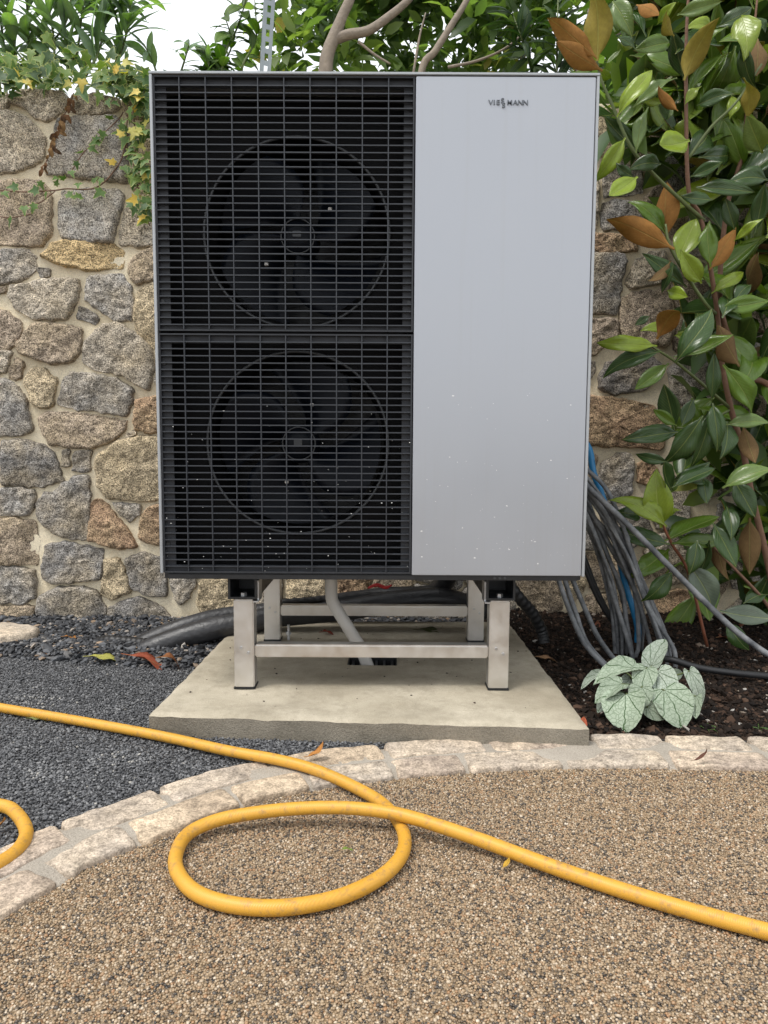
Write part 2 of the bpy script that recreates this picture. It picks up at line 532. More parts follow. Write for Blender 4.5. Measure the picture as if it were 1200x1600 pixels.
# resin bound gravel: real pebbles in view
X, Y = jgrid(-1.15, 1.25, 0.72, 1.62, 0.0042)
k = inside(resin_poly, X, Y) & (np.abs(X) < Y * 0.60 + 0.12)
X, Y = X[k], Y[k]; n = len(X)
s = rng.uniform(0.0016, 0.0030, n) * np.where(rng.uniform(0, 1, n) < 0.08, 1.4, 1)
P = np.stack([X, Y, rng.uniform(-0.0016, 0.0002, n)], 1)
st = obj('resin_gravel', pebbles('resin_gravel', P, s, 0.75, 0.18), tone_mat('resin_pebble', RESIN, 0.42, 0.5, 0.15, 500, 0.0), drive)
tag(st, kind='stuff')

# black porous asphalt chippings
X, Y = jgrid(-1.75, 0.75, 1.0, 2.55, 0.0060)
k = inside(back_poly, X, Y) & ~inside(pad_xy, X, Y) & (np.abs(X) < Y * 0.60 + 0.1)
lim = np.interp(X, [-1.8, -1.2, -0.6, 0.0, 0.12, 0.3], [2.50, 2.46, 2.36, 2.3, 1.9, 1.0])
k &= Y < lim + rng.normal(0, 0.02, X.shape)
X, Y = X[k], Y[k]; n = len(X)
s = rng.uniform(0.0024, 0.0048, n)
P = np.stack([X, Y, rng.uniform(-0.005, 0.0006, n)], 1)
tone = rng.uniform(0, 0.955, n)
for cx, cy, rr in ((-1.02, 2.02, 0.05), (-0.9, 1.86, 0.03), (-0.75, 1.55, 0.04), (-0.87, 1.36, 0.03), (-0.62, 1.62, 0.05), (-1.1, 1.7, 0.05)):   # spilled pale dust
    d = np.hypot((X - cx) / 1.5, Y - cy)
    tone = np.where((d < rr) & (rng.uniform(0, 1, n) < 0.3), rng.uniform(0.86, 0.985, n), tone)
tone = np.where(rng.uniform(0, 1, n) < 0.005, 0.985, tone)
st = obj('asphalt_chippings', pebbles('asphalt_chippings', P, s, 0.7, 0.25, False, tone), tone_mat('asphalt_chip', TAR, 0.5, 0.45, 0.2, 300, 0.0005), tarmac)
tag(st, kind='stuff')

# ---- loose slate chippings along the wall foot
def ground_grid(name, x0, x1, y0, y1, s, hf, m):
    nx, ny = int((x1 - x0) / s) + 1, int((y1 - y0) / s) + 1
    v = [(x0 + i * s, y0 + j * s, hf(x0 + i * s, y0 + j * s)) for j in range(ny) for i in range(nx)]
    f = [(j * nx + i, j * nx + i + 1, (j + 1) * nx + i + 1, (j + 1) * nx + i) for j in range(ny - 1) for i in range(nx - 1)]
    return tag(obj(name, pyd(name, v, f, True), m), kind='structure')

def slate_h(x, y):
    e = np.interp(x, [-1.8, -1.2, -0.6, 0.0, 0.6], [2.44, 2.40, 2.30, 2.62, 2.62])
    return float(np.clip((y - e) * 0.25, -0.02, 0.02)) + 0.008 * noise.noise((x * 9, y * 9, 0))
bed = ground_grid('slate_bed', -2.8, 0.62, 2.22, 3.0, 0.03, slate_h, M['tar_base'])
X, Y = jgrid(-2.0, 0.6, 2.3, 2.95, 0.0135)
k = ~inside(pad_xy, X, Y) & (np.array([slate_h(x, y) for x, y in zip(X, Y)]) > -0.002)
X, Y = X[k], Y[k]; n = len(X)
s = rng.uniform(0.005, 0.011, n) * np.where(rng.uniform(0, 1, n) < 0.12, 1.7, 1)
P = np.stack([X, Y, np.array([slate_h(x, y) for x, y in zip(X, Y)]) + s * 0.3 + rng.uniform(0, .004, n)], 1)
SL = [(0, (0.022, 0.023, 0.026)), (0.5, (0.055, 0.058, 0.065)), (0.82, (0.11, 0.115, 0.125)), (0.93, (0.20, 0.19, 0.18)), (0.965, (0.30, 0.20, 0.12)), (1, (0.45, 0.43, 0.40))]
st = obj('slate_chippings', pebbles('slate_chippings', P, s, 0.42, 0.3, False, None, 0.5), tone_mat('slate_chip', SL, 0.55, 0.4, 0.15, 200), bed)
tag(st, kind='stuff')

# ---- planting bed with bark mulch
far_x = np.array([p.x for p in far]); far_y = np.array([p.y for p in far])
o_ = np.argsort(far_x)
def kerb_y(x): return float(np.interp(x, far_x[o_], far_y[o_]))
def soil_h(x, y):
    d = y - kerb_y(x)
    h = 0.012 + 0.018 * noise.noise((x * 5, y * 5, 3)) + 0.010 * noise.noise((x * 17, y * 17, 9)) + max(0, y - 2.2) * 0.05
    return h if d > 0.02 else -0.03 + max(0, (d + 0.02)) * 1.0
soil = ground_grid('planting_bed', 0.40, 3.0, 1.55, 3.0, 0.02, soil_h, M['soil'])
X, Y = jgrid(0.42, 2.2, 1.66, 2.95, 0.0085)
k = np.array([Yv > kerb_y(Xv) + 0.012 for Xv, Yv in zip(X, Y)]) & (X < Y * 0.62 + 0.1) & ~inside(pad_xy, X, Y)
X, Y = X[k], Y[k]; n = len(X)
s = rng.uniform(0.003, 0.008, n) * np.where(rng.uniform(0, 1, n) < 0.10, 2.0, 1)
P = np.stack([X, Y, np.array([soil_h(x, y) for x, y in zip(X, Y)]) + s * 0.25], 1)
MU = [(0, (0.007, 0.005, 0.004)), (0.6, (0.020, 0.013, 0.009)), (0.9, (0.045, 0.026, 0.017)), (0.97, (0.10, 0.06, 0.04)), (0.985, (0.24, 0.2, 0.16)), (1, (0.4, 0.38, 0.35))]
st = obj('bark_mulch', pebbles('bark_mulch', P, s, 0.5, 0.4, False, None, 0.8), tone_mat('mulch_chip', MU, 0.85, 0.2, 0.2, 200), soil)
tag(st, kind='stuff')

# ---- kerb: mortar bed and two rows of granite setts
v, f = [], []
for i in range(len(far)):
    a, b = far[i], near[i]
    for q in range(5):
        p = a.lerp(b, q / 4.0)
        zz = 0.0075 + 0.002 * noise.noise((p.x * 14, p.y * 14, 1)) if 0 < q < 4 else -0.006
        v.append((p.x, p.y, zz))
for i in range(len(far) - 1):
    for q in range(4):
        f.append((i * 5 + q, i * 5 + q + 1, (i + 1) * 5 + q + 1, (i + 1) * 5 + q))
kerb = tag(obj('kerb', pyd('kerb', v, f, True), M['kerb_mortar']), kind='structure')

def chaikin(poly, n=2, keep=0.22):
    for _ in range(n):
        out = []
        for i in range(len(poly)):
            a, b = Vector(poly[i]), Vector(poly[(i + 1) % len(poly)])
            out += [a.lerp(b, keep), a.lerp(b, 1 - keep)]
        poly = out
    return [Vector(p) for p in poly]

def resample(poly, n):
    P = [Vector(p) for p in poly] + [Vector(poly[0])]
    d = [0]
    for i in range(len(P) - 1): d.append(d[-1] + (P[i + 1] - P[i]).length)
    out, j = [], 0
    for k in range(n):
        s = d[-1] * k / n
        while d[j + 1] < s: j += 1
        tt = (s - d[j]) / max(1e-9, d[j + 1] - d[j])
        out.append(P[j].lerp(P[j + 1], tt))
    return out

def stone_mesh(name, poly, H, rough=0.008, fine=0.003, jit=0.004, round_n=2, seed=0, step=0.013, depth=0.03, keep=0.22, tiltamp=0.10):
    """slab with an uneven outline and a rough domed face; poly is 2D around its own centre, face looks along +Z"""
    rd = random.Random(seed)
    poly = chaikin(poly, round_n, keep)
    per = sum((poly[i] - poly[i - 1]).length for i in range(len(poly)))
    n = max(20, min(70, int(per / step)))
    B = resample(poly, n)
    off = Vector((rd.uniform(-50, 50), rd.uniform(-50, 50), rd.uniform(-50, 50)))
    B = [p + Vector((noise.noise(Vector((p.x * 38, p.y * 38, 0)) + off), noise.noise(Vector((p.x * 38, p.y * 38, 7)) + off))) * jit for p in B]
    g = Vector((rd.uniform(-tiltamp, tiltamp), rd.uniform(-tiltamp, tiltamp)))
    # a broken facet across the face
    fa = rd.uniform(0, 2 * pi); fn = Vector((cos(fa), sin(fa))); fd = rd.uniform(0.02, 0.06); fs = rd.uniform(0.0, 0.35)
    rings = [(1.0, -depth), (1.0, 0.001), (0.985, 0.62), (0.955, 0.86), (0.90, 0.97), (0.82, 1.0), (0.73, 1.0), (0.64, 1.0), (0.54, 1.0), (0.44, 1.0), (0.33, 1.0), (0.22, 1.0), (0.11, 1.0)]
    v, f = [], []
    for ri, (s, h) in enumerate(rings):
        for p in B:
            q = p * s
            if ri < 2: z = h
            else:
                z = H * h
                w = min(1.0, (ri - 1) / 3.0)
                z += w * (rough * fbm(Vector((q.x * 1.0, q.y * 1.0, 0)) + off * 0.1, 16, 3) + fine * (noise.noise(Vector((q.x * 70, q.y * 70, 2)) + off) - abs(noise.noise(Vector((q.x * 34, q.y * 34, 5)) + off))) + g.dot(q))
                z -= w * max(0, q.dot(fn) - fd) * fs
                z = max(z, 0.003)
            v.append((q.x, q.y, z))
    v.append((0, 0, H + rough * fbm(off * 0.1, 16, 3)))
    c = len(v) - 1
    for r in range(len(rings) - 1):
        for k in range(n):
            k2 = (k + 1) % n
            f.append((r * n + k, r * n + k2, (r + 1) * n + k2, (r + 1) * n + k))
    b = (len(rings) - 1) * n
    for k in range(n): f.append((b + k, b + (k + 1) % n, c))
    return pyd(name, v, f, True)

def poly_area(p):
    return 0.5 * sum(p[i - 1][0] * p[i][1] - p[i][0] * p[i - 1][1] for i in range(len(p)))

def centre(poly):
    a = poly_area(poly); cx = cy = 0
    for i in range(len(poly)):
        x0, y0 = poly[i - 1]; x1, y1 = poly[i]; c = x0 * y1 - x1 * y0
        cx += (x0 + x1) * c; cy += (y0 + y1) * c
    return Vector((cx / (6 * a), cy / (6 * a)))

# arc length of the kerb and its setts
cl = [0.0]
for i in range(1, len(far)): cl.append(cl[-1] + (far[i] - far[i - 1]).length)
def along(path, s):
    i = int(np.searchsorted(cl, s)) ; i = max(1, min(len(cl) - 1, i))
    tt = (s - cl[i - 1]) / (cl[i] - cl[i - 1])
    return path[i - 1].lerp(path[i], tt)
SETT = [(0.45, 0.36, 0.28), (0.44, 0.355, 0.285), (0.47, 0.395, 0.32), (0.40, 0.345, 0.29), (0.46, 0.36, 0.26)]
rd = random.Random(5)
for row in range(2):
    s = 0.02 + 0.11 * row
    while s < cl[-1] - 0.25:
        Ls = rd.uniform(0.17, 0.30)
        s1 = s + Ls
        a0, a1 = (0.0, 0.48) if row == 0 else (0.53, 1.0)
        wob = lambda: rd.uniform(-0.012, 0.012)
        quad = []
        for k in range(5): q = s + (s1 - s) * k / 4; quad.append(along(far, q).lerp(along(near, q), a0 + wob()))
        for k in range(4, -1, -1): q = s + (s1 - s) * k / 4; quad.append(along(far, q).lerp(along(near, q), a1 + wob()))
        P2 = [Vector((p.x, p.y)) for p in quad]
        if poly_area(P2) < 0: P2.reverse()
        c = centre(P2)
        me = stone_mesh('sett', [p - c for p in P2], rd.uniform(0.008, 0.0105), 0.003, 0.0012, 0.004, 1, rd.random() * 999, 0.012, 0.03, 0.09, 0.008)
        o = obj('sett', me, M['sett'], kerb, False)
        o.location = (c.x, c.y, 0.002)
        cc = rd.choice(SETT); m_ = rd.uniform(0.68, 0.86)
        o.color = (cc[0] * m_, cc[1] * m_, cc[2] * m_, 1)
        s = s1 + rd.uniform(0.009, 0.018)

# ================================================================== RUBBLE WALL
WY = 2.95                       # face of the mortar
WTOP = 2.10
wall = thing('stone_wall', 'rubble stone garden wall with sandy mortar behind the heat pump', 'wall', (0, WY, 0))
v, f = [], []
nx, nz = 300, 120
x0, x1 = -2.9, 2.9
for j in range(nz + 1):
    for i in range(nx + 1):
        x = x0 + (x1 - x0) * i / nx; z = -0.05 + (WTOP + 0.05) * j / nz
        v.append((x, WY + 0.005 * fbm((x, 0, z), 8, 3) + 0.003 * noise.noise((x * 40, 1, z * 40)), z + (0.02 * noise.noise((x * 3, 0, 0)) if j == nz else 0)))
for j in range(nz):
    for i in range(nx):
        a = j * (nx + 1) + i
        f.append((a, a + 1, a + nx + 2, a + nx + 1))
top = nz * (nx + 1)
n0 = len(v)
for i in range(nx + 1): v.append((v[top + i][0], WY + 0.35, v[top + i][2]))
for i in range(nx + 1): v.append((v[top + i][0], WY + 0.35, -0.05))
for i in range(nx):
    f.append((top + i, top + i + 1, n0 + i + 1, n0 + i))
    f.append((n0 + i, n0 + i + 1, n0 + nx + 2 + i, n0 + nx + 1 + i))
obj('mortar', pyd('mortar', v, f, True), M['mortar'], wall)

c1 = lambda L: [(x / 4.0, 100 + y / 4.0) for x, y in L]
c2 = lambda L: [(x / 2.963, 480 + y / 2.963) for x, y in L]
c3 = lambda L: [(880 + x / 3.75, y / 3.75) for x, y in L]
c4 = lambda L: [(880 + x / 3.75, 380 + y / 3.75) for x, y in L]
c5 = lambda L: [(820 + x / 3.158, 700 + y / 3.158) for x, y in L]
c6 = lambda L: [(200 + x / 1.765, 860 + y / 1.765) for x, y in L]
GY = (0.26, 0.245, 0.225); GB = (0.19, 0.18, 0.168); BR = (0.26, 0.21, 0.16); TN = (0.36, 0.295, 0.20); LT = (0.33, 0.29, 0.235); OC = (0.42, 0.31, 0.165); DK = (0.13, 0.12, 0.11); RB = (0.27, 0.18, 0.115)
STONES = [
 (c1([(-60,310),(40,295),(110,310),(200,370),(270,450),(275,520),(260,600),(160,640),(60,670),(-60,690)]), LT),
 (c1([(60,200),(150,160),(380,170),(410,230),(380,290),(290,345),(220,335),(150,270),(70,240)]), LT),
 (c1([(-60,170),(40,180),(50,240),(20,280),(-60,290)]), LT),
 (c1([(450,190),(600,185),(730,210),(745,270),(690,300),(560,310),(450,300),(435,250)]), LT),
 (c1([(775,190),(930,190),(930,330),(800,320),(765,260)]), BR),
 (c1([(350,340),(470,325),(600,330),(720,325),(800,420),(800,560),(790,640),(800,735),(620,720),(440,700),(290,690),(285,620),(330,500)]), GY),
 (c1([(860,480),(1000,480),(1100,560),(1090,640),(870,640)]), TN),
 (c1([(870,680),(1100,680),(1110,880),(900,880),(840,800)]), TN),
 (c1([(-60,740),(100,725),(250,735),(310,790),(315,900),(310,1080),(240,1140),(100,1125),(-60,1130)]), BR),
 (c1([(390,800),(560,785),(740,785),(765,830),(730,960),(700,1110),(540,1110),(385,1090),(365,980),(375,860)]), GY),
 (c1([(790,900),(900,890),(1000,900),(1040,1000),(1000,1130),(850,1135),(745,1120),(755,1010)]), LT),
 (c1([(330,1115),(480,1105),(700,1125),(770,1170),(760,1275),(560,1285),(400,1260),(255,1200)]), OC),
 (c1([(-60,1180),(60,1160),(170,1160),(210,1200),(210,1290),(150,1340),(0,1370),(-60,1370)]), GY),
 (c1([(240,1275),(300,1280),(305,1320),(260,1335),(240,1320)]), GB),
 (c1([(830,1210),(950,1145),(1050,1150),(1060,1340),(960,1345),(850,1375),(800,1300)]), BR),
 (c1([(60,1390),(300,1350),(480,1345),(490,1400),(470,1500),(410,1590),(230,1600),(100,1530),(60,1450)]), LT),
 (c1([(560,1325),(750,1315),(800,1370),(825,1470),(820,1590),(720,1600),(600,1520),(535,1480),(540,1390)]), GY),
 (c1([(850,1430),(950,1370),(1080,1380),(1090,1700),(1000,1790),(870,1720),(840,1600)]), TN),
 (c2([(365,0),(400,5),(460,50),(430,72),(355,48)]), GB),
 (c1([(-60,1405),(25,1395),(20,1430),(-60,1435)]), BR),
 (c2([(-60,10),(20,20),(95,70),(90,130),(40,200),(0,190),(-60,200)]), BR),
 (c2([(80,165),(150,80),(230,75),(330,85),(375,100),(365,200),(330,250),(250,262),(150,235),(85,205)]), BR),
 (c2([(390,170),(470,80),(540,75),(620,120),(700,190),(710,270),(690,385),(620,350),(560,310),(430,285),(380,240)]), LT),
 (c2([(-60,220),(30,200),(50,215),(20,300),(-60,320)]), LT),
 (c2([(40,290),(75,240),(105,255),(95,320),(70,335),(40,325)]), BR),
 (c2([(110,340),(150,285),(200,280),(230,320),(260,330),(250,400),(235,460),(180,465),(145,430)]), TN),
 (c2([(290,340),(330,300),(420,310),(530,330),(610,375),(610,440),(580,505),(450,480),(350,470),(270,450)]), GY),
 (c2([(-60,340),(20,335),(90,380),(115,430),(130,500),(145,570),(90,590),(-60,600)]), GY),
 (c2([(180,510),(230,485),(360,490),(480,510),(580,525),(570,575),(510,620),(430,650),(330,645),(230,635),(195,580)]), BR),
 (c2([(630,430),(720,420),(800,430),(800,570),(700,580),(620,560)]), RB),
 (c2([(580,595),(615,565),(625,585),(590,610)]), LT),
 (c2([(15,620),(90,615),(200,640),(245,680),(270,760),(290,800),(200,828),(100,825),(10,820)]), GB),
 (c2([(288,665),(315,662),(320,730),(285,735)]), GY),
 (c2([(345,665),(415,668),(415,750),(375,762),(335,755)]), GB),
 (c2([(450,690),(540,625),(640,600),(740,605),(800,700),(760,890),(640,895),(500,885),(455,830),(440,750)]), TN),
 (c2([(-60,850),(70,838),(150,845),(165,880),(150,930),(120,965),(-60,960)]), GY),
 (c2([(290,820),(340,790),(410,780),(412,900),(405,1075),(320,1070),(245,1045),(180,980),(170,920),(205,860),(250,860)]), GB),
 (c2([(425,895),(470,895),(520,950),(590,1030),(635,1110),(560,1115),(460,1095),(412,1080)]), RB),
 (c2([(520,905),(640,915),(645,960),(600,995),(560,960)]), GY),
 (c2([(690,930),(730,920),(830,925),(830,1090),(700,1100),(645,1060),(650,990)]), RB),
 (c2([(-60,985),(60,980),(155,1000),(172,1060),(170,1190),(80,1190),(-60,1185)]), BR),
 (c2([(215,1100),(300,1090),(400,1110),(470,1125),(465,1260),(350,1270),(250,1278),(195,1250),(205,1160)]), GB),
 (c2([(485,1175),(550,1165),(580,1230),(600,1310),(530,1355),(470,1330),(480,1250)]), TN),
 (c2([(575,1170),(660,1140),(760,1165),(770,1335),(680,1335),(612,1295)]), GB),
 (c2([(-60,1205),(80,1205),(160,1220),(160,1350),(100,1370),(-60,1365)]), GY),
 (c2([(180,1340),(260,1300),(380,1295),(450,1320),(480,1400),(480,1490),(400,1530),(200,1530),(175,1420)]), GB),
 (c2([(-60,1390),(80,1385),(150,1385),(155,1430),(130,1510),(-60,1510)]), BR),
 (c2([(500,1400),(580,1360),(650,1345),(740,1390),(790,1440),(790,1520),(500,1530)]), GB),
 (c6([(200,85),(270,80),(290,140),(320,190),(220,190),(190,150)]), TN),
 (c6([(440,60),(540,60),(550,130),(440,135)]), TN), (c6([(580,70),(670,75),(650,125),(585,130)]), RB),
 (c6([(1075,60),(1180,60),(1200,160),(1120,185),(1080,140)]), BR),
 # right of the unit
 (c4([(190,60),(260,55),(360,65),(370,110),(340,200),(330,330),(310,415),(240,410),(60,400),(60,80)]), GB),
 (c3([(60,1380),(190,1370),(330,1370),(430,1400),(430,1470),(300,1480),(60,1470)]), RB),
 (c3([(240,1190),(330,1170),(440,1200),(470,1290),(430,1340),(240,1345),(225,1250)]), GB),
 (c3([(60,1040),(205,1060),(200,1180),(190,1340),(60,1340)]), LT),
 (c3([(240,980),(330,950),(460,990),(470,1120),(360,1140),(240,1150)]), GY),
 (c4([(375,230),(430,100),(500,60),(600,50),(620,150),(610,230),(400,265)]), LT),
 (c4([(345,330),(420,290),(600,270),(640,400),(620,600),(420,590),(350,570),(335,450)]), BR),
 (c4([(40,440),(300,440),(320,470),(320,560),(240,600),(190,650),(40,660)]), BR),
 (c4([(215,780),(260,700),(400,675),(520,670),(570,710),(560,780),(480,860),(300,885),(215,850)]), DK),
 (c4([(60,690),(180,690),(185,740),(165,790),(60,790)]), DK),
 (c4([(40,890),(260,900),(400,930),(520,950),(580,1020),(600,1150),(580,1210),(400,1190),(250,1190),(40,1170)]), RB),
 (c4([(620,740),(720,680),(850,650),(930,760),(930,880),(850,950),(720,960),(640,880)]), GY),
 (c4([(225,1290),(330,1235),(400,1240),(415,1300),(405,1440),(350,1520),(250,1510),(215,1400)]), GB),
 (c4([(440,1290),(520,1270),(560,1340),(540,1420),(440,1400)]), RB),
 (c4([(700,1330),(900,1310),(1000,1350),(980,1480),(760,1490)]), GY),
 (c5([(960,280),(1080,280),(1110,330),(1090,410),(1010,415),(960,350)]), GY),
 (c5([(1040,460),(1180,490),(1190,690),(1030,690),(1020,560)]), GY),
 (c5([(620,720),(750,700),(880,720),(890,850),(700,860),(620,810)]), RB),
 (c5([(300,520),(420,540),(560,560),(620,640),(560,690),(330,690)]), BR),
 (c5([(300,730),(420,720),(580,740),(590,850),(420,860),(300,840)]), BR),
 (c4([(700,1010),(880,990),(960,1100),(940,1260),(760,1270),(680,1150)]), LT),
 (c4([(980,560),(1150,540),(1230,640),(1200,790),(1010,780)]), GY),
 (c4([(1000,830),(1200,840),(1230,1000),(1060,1020)]), BR),
]
rd = random.Random(21)
placed = []
def wall_stone(poly, col, H=None):
    c = centre(poly)
    if poly_area(poly) < 0: poly = list(reversed(poly))
    loc = [(Vector(p) - c) * (1 + 0.0075 / max(0.03, (Vector(p) - c).length)) for p in poly]
    area = abs(poly_area(poly))
    H = H or min(0.030, 0.010 + 0.10 * math.sqrt(area) * rd.uniform(0.7, 1.2))
    me = stone_mesh('stone', loc, H, 0.010, 0.005, 0.009, 1, rd.random() * 999, 0.0095, 0.04, 0.045)
    o = obj('stone', me, M['stone'], wall, False)
    o.rotation_euler = (pi / 2, 0, 0)
    o.location = (c.x, 0.001, c.y)
    m_ = rd.uniform(1.12, 1.42)
    o.color = (col[0] * m_, col[1] * m_, col[2] * m_, 1)
    placed.append([Vector(p) for p in poly])
for poly, col in STONES:
    P2 = []
    for px, py in poly:
        q = W(px, py, WY - 0.012); P2.append((q.x, q.z))
    wall_stone(P2, col)
# the rest of the wall (behind the unit, beyond the frame, behind the leaves): polygons fitted between the stones already laid
obst = []
for p in placed:
    for i in range(len(p)):
        a, b = p[i - 1], p[i]
        m_ = max(1, int((b - a).length / 0.03))
        for k in range(m_): obst.append(a.lerp(b, k / m_))
ob = np.array([o[:] for o in obst])
seeds = []
tries = 0
while tries < 9000:
    tries += 1
    x, z = rd.uniform(-2.75, 2.75), rd.uniform(0.05, WTOP - 0.06)
    dmin = np.min(np.hypot(ob[:, 0] - x, ob[:, 1] - z))
    if dmin < 0.055: continue
    if any(inside([q[:] for q in p], np.array([x]), np.array([z]))[0] for p in placed if abs(p[0].x - x) < 0.6): continue
    if all(hypot((x - a) / 1.35, z - b) > 0.135 for a, b in seeds): seeds.append((x, z))
def clip(poly, mx, mz, nx_, nz_):
    out = []
    for i in range(len(poly)):
        a, b = poly[i - 1], poly[i]
        da, db = (a[0] - mx) * nx_ + (a[1] - mz) * nz_, (b[0] - mx) * nx_ + (b[1] - mz) * nz_
        if da <= 0: out.append(a) if not out or out[-1] != a else None
        if da * db < 0:
            t_ = da / (da - db); out.append((a[0] + (b[0] - a[0]) * t_, a[1] + (b[1] - a[1]) * t_))
    return out
cols = [GY, GB, BR, LT, TN, RB, GY, GB, BR]
for (x, z) in seeds:
    poly = [(x - 0.24, max(0.0, z - 0.16)), (x + 0.24, max(0.0, z - 0.16)), (x + 0.24, min(WTOP - 0.03, z + 0.16)), (x - 0.24, min(WTOP - 0.03, z + 0.16))]
    for a, b in seeds:
        if (a, b) != (x, z) and hypot(a - x, b - z) < 0.6:
            l_ = hypot(a - x, b - z); poly = clip(poly, (a + x) / 2, (b + z) / 2, (a - x) / l_, (b - z) / l_)
            if len(poly) < 3: break
    if len(poly) < 3: continue
    d = np.hypot(ob[:, 0] - x, ob[:, 1] - z)
    for i in np.where(d < 0.4)[0]:
        l_ = d[i]; n_ = ((ob[i, 0] - x) / l_, (ob[i, 1] - z) / l_)
        poly = clip(poly, ob[i, 0] - n_[0] * 0.012, ob[i, 1] - n_[1] * 0.012, n_[0], n_[1])
        if len(poly) < 3: break
    if len(poly) < 3 or abs(poly_area(poly)) < 0.002: continue
    c = centre(poly)
    q = []
    for p in poly:
        dv = Vector(p) - c; l_ = dv.length
        q.append(tuple(c + dv * max(0.3, (l_ - 0.013) / l_)))
    wall_stone(q, rd.choice(cols))

# raised garden behind the wall
tg = tag(obj('terrace_ground', pyd('terrace_ground', [(-40, WY + 0.33, WTOP - 0.12), (40, WY + 0.33, WTOP - 0.12), (40, 60, WTOP + 1.0), (-40, 60, WTOP + 1.0)], [(0, 1, 2, 3)]), M['soil']), kind='structure')

# ================================================================== CONCRETE PAD with drain opening
hole_c = G(582, 1034, PADZ)
HX0, HX1, HY0, HY1 = hole_c.x - 0.075, hole_c.x + 0.075, hole_c.y - 0.035, hole_c.y + 0.055
def pad_pt(u, w): 
    a = pad_fl.lerp(pad_fr, u); b = pad_bl.lerp(pad_br, u)
    return a.lerp(b, w)
v, f = [], []
NU, NV = 90, 80
us = [i / NU for i in range(NU + 1)]; ws = [j / NV for j in range(NV + 1)]
for j, w in enumerate(ws):
    for i, u in enumerate(us):
        p = pad_pt(u, w)
        e = min(i, NU - i, j, NV - j)
        z = PADZ + 0.0022 * fbm((p.x, p.y, 0), 7, 3) + 0.0006 * noise.noise((p.x * 60, p.y * 60, 0))
        dx = dy = 0
        if e == 0:
            z -= 0.006 + 0.004 * abs(noise.noise((p.x * 22, p.y * 22, 4)))
            dx = 0.003 * noise.noise((p.x * 18, p.y * 18, 8)); dy = 0.003 * noise.noise((p.x * 18, p.y * 18, 12))
        elif e == 1: z -= 0.0012
        v.append((p.x + dx, p.y + dy, z))
idx = lambda i, j: j * (NU + 1) + i
for j in range(NV):
    for i in range(NU):
        p = pad_pt((i + .5) / NU, (j + .5) / NV)
        if HX0 < p.x < HX1 and HY0 < p.y < HY1: continue
        f.append((idx(i, j), idx(i + 1, j), idx(i + 1, j + 1), idx(i, j + 1)))
loop = [idx(i, 0) for i in range(NU)] + [idx(NU, j) for j in range(NV)] + [idx(i, NV) for i in range(NU, 0, -1)] + [idx(0, j) for j in range(NV, 0, -1)]
prev = loop
for zz in (0.030, -0.03):
    cur = []
    for k in loop:
        x, y, _ = v[k]; cur.append(len(v)); v.append((x + 0.004 * noise.noise((x * 20, y * 20, zz * 90)), y + 0.004 * noise.noise((x * 20, y * 20, zz * 90 + 5)), zz))
    for k in range(len(loop)):
        k2 = (k + 1) % len(loop); f.append((prev[k], cur[k], cur[k2], prev[k2]))
    prev = cur
M['pad_side'] = mortar_mat('dark_side_concrete', (0.28, 0.25, 0.20), (0.19, 0.17, 0.135))  # slab sides get a darker concrete colour than the top
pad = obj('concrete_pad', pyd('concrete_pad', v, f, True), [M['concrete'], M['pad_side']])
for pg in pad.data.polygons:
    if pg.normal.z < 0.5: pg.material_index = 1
tag(pad, 'pale cast concrete slab carrying the aluminium frame', 'slab')
try:
    pad.data.set_sharp_from_angle(angle=radians(40))
except Exception: pass

dr = thing('drain_gully', 'dark square drain opening sunk in the concrete slab', 'drain', (hole_c.x, (HY0 + HY1) / 2, 0))
b = MB(); w_ = 0.012
b.box(HX0 - w_, HX0, HY0 - w_, HY1 + w_, -0.02, PADZ - 0.002).box(HX1, HX1 + w_, HY0 - w_, HY1 + w_, -0.02, PADZ - 0.002)
b.box(HX0, HX1, HY0 - w_, HY0, -0.02, PADZ - 0.002).box(HX0, HX1, HY1, HY1 + w_, -0.02, PADZ - 0.002).box(HX0, HX1, HY0, HY1, -0.03, -0.019)
obj('gully_body', b.me('gully_body'), M['black'], dr)
for k in range(6):
    xx = HX0 + 0.012 + k * (HX1 - HX0 - 0.024) / 5
    obj('grate_bar', box_me('grate_bar', xx - 0.004, xx + 0.004, HY0 + 0.001, HY1 - 0.001, PADZ - 0.022, PADZ - 0.012), M['grille'], dr)

k_ = 70
db = obj('slab_debris', pebbles('slab_debris', np.stack([rng.uniform(pad_bl.x, pad_br.x, k_), rng.uniform(1.80, 2.7, k_), np.full(k_, PADZ + 0.0015)], 1), rng.uniform(0.0012, 0.0038, k_), 0.5, 0.4, False), tone_mat('debris', MU, 0.8), pad)
tag(db, kind='stuff')

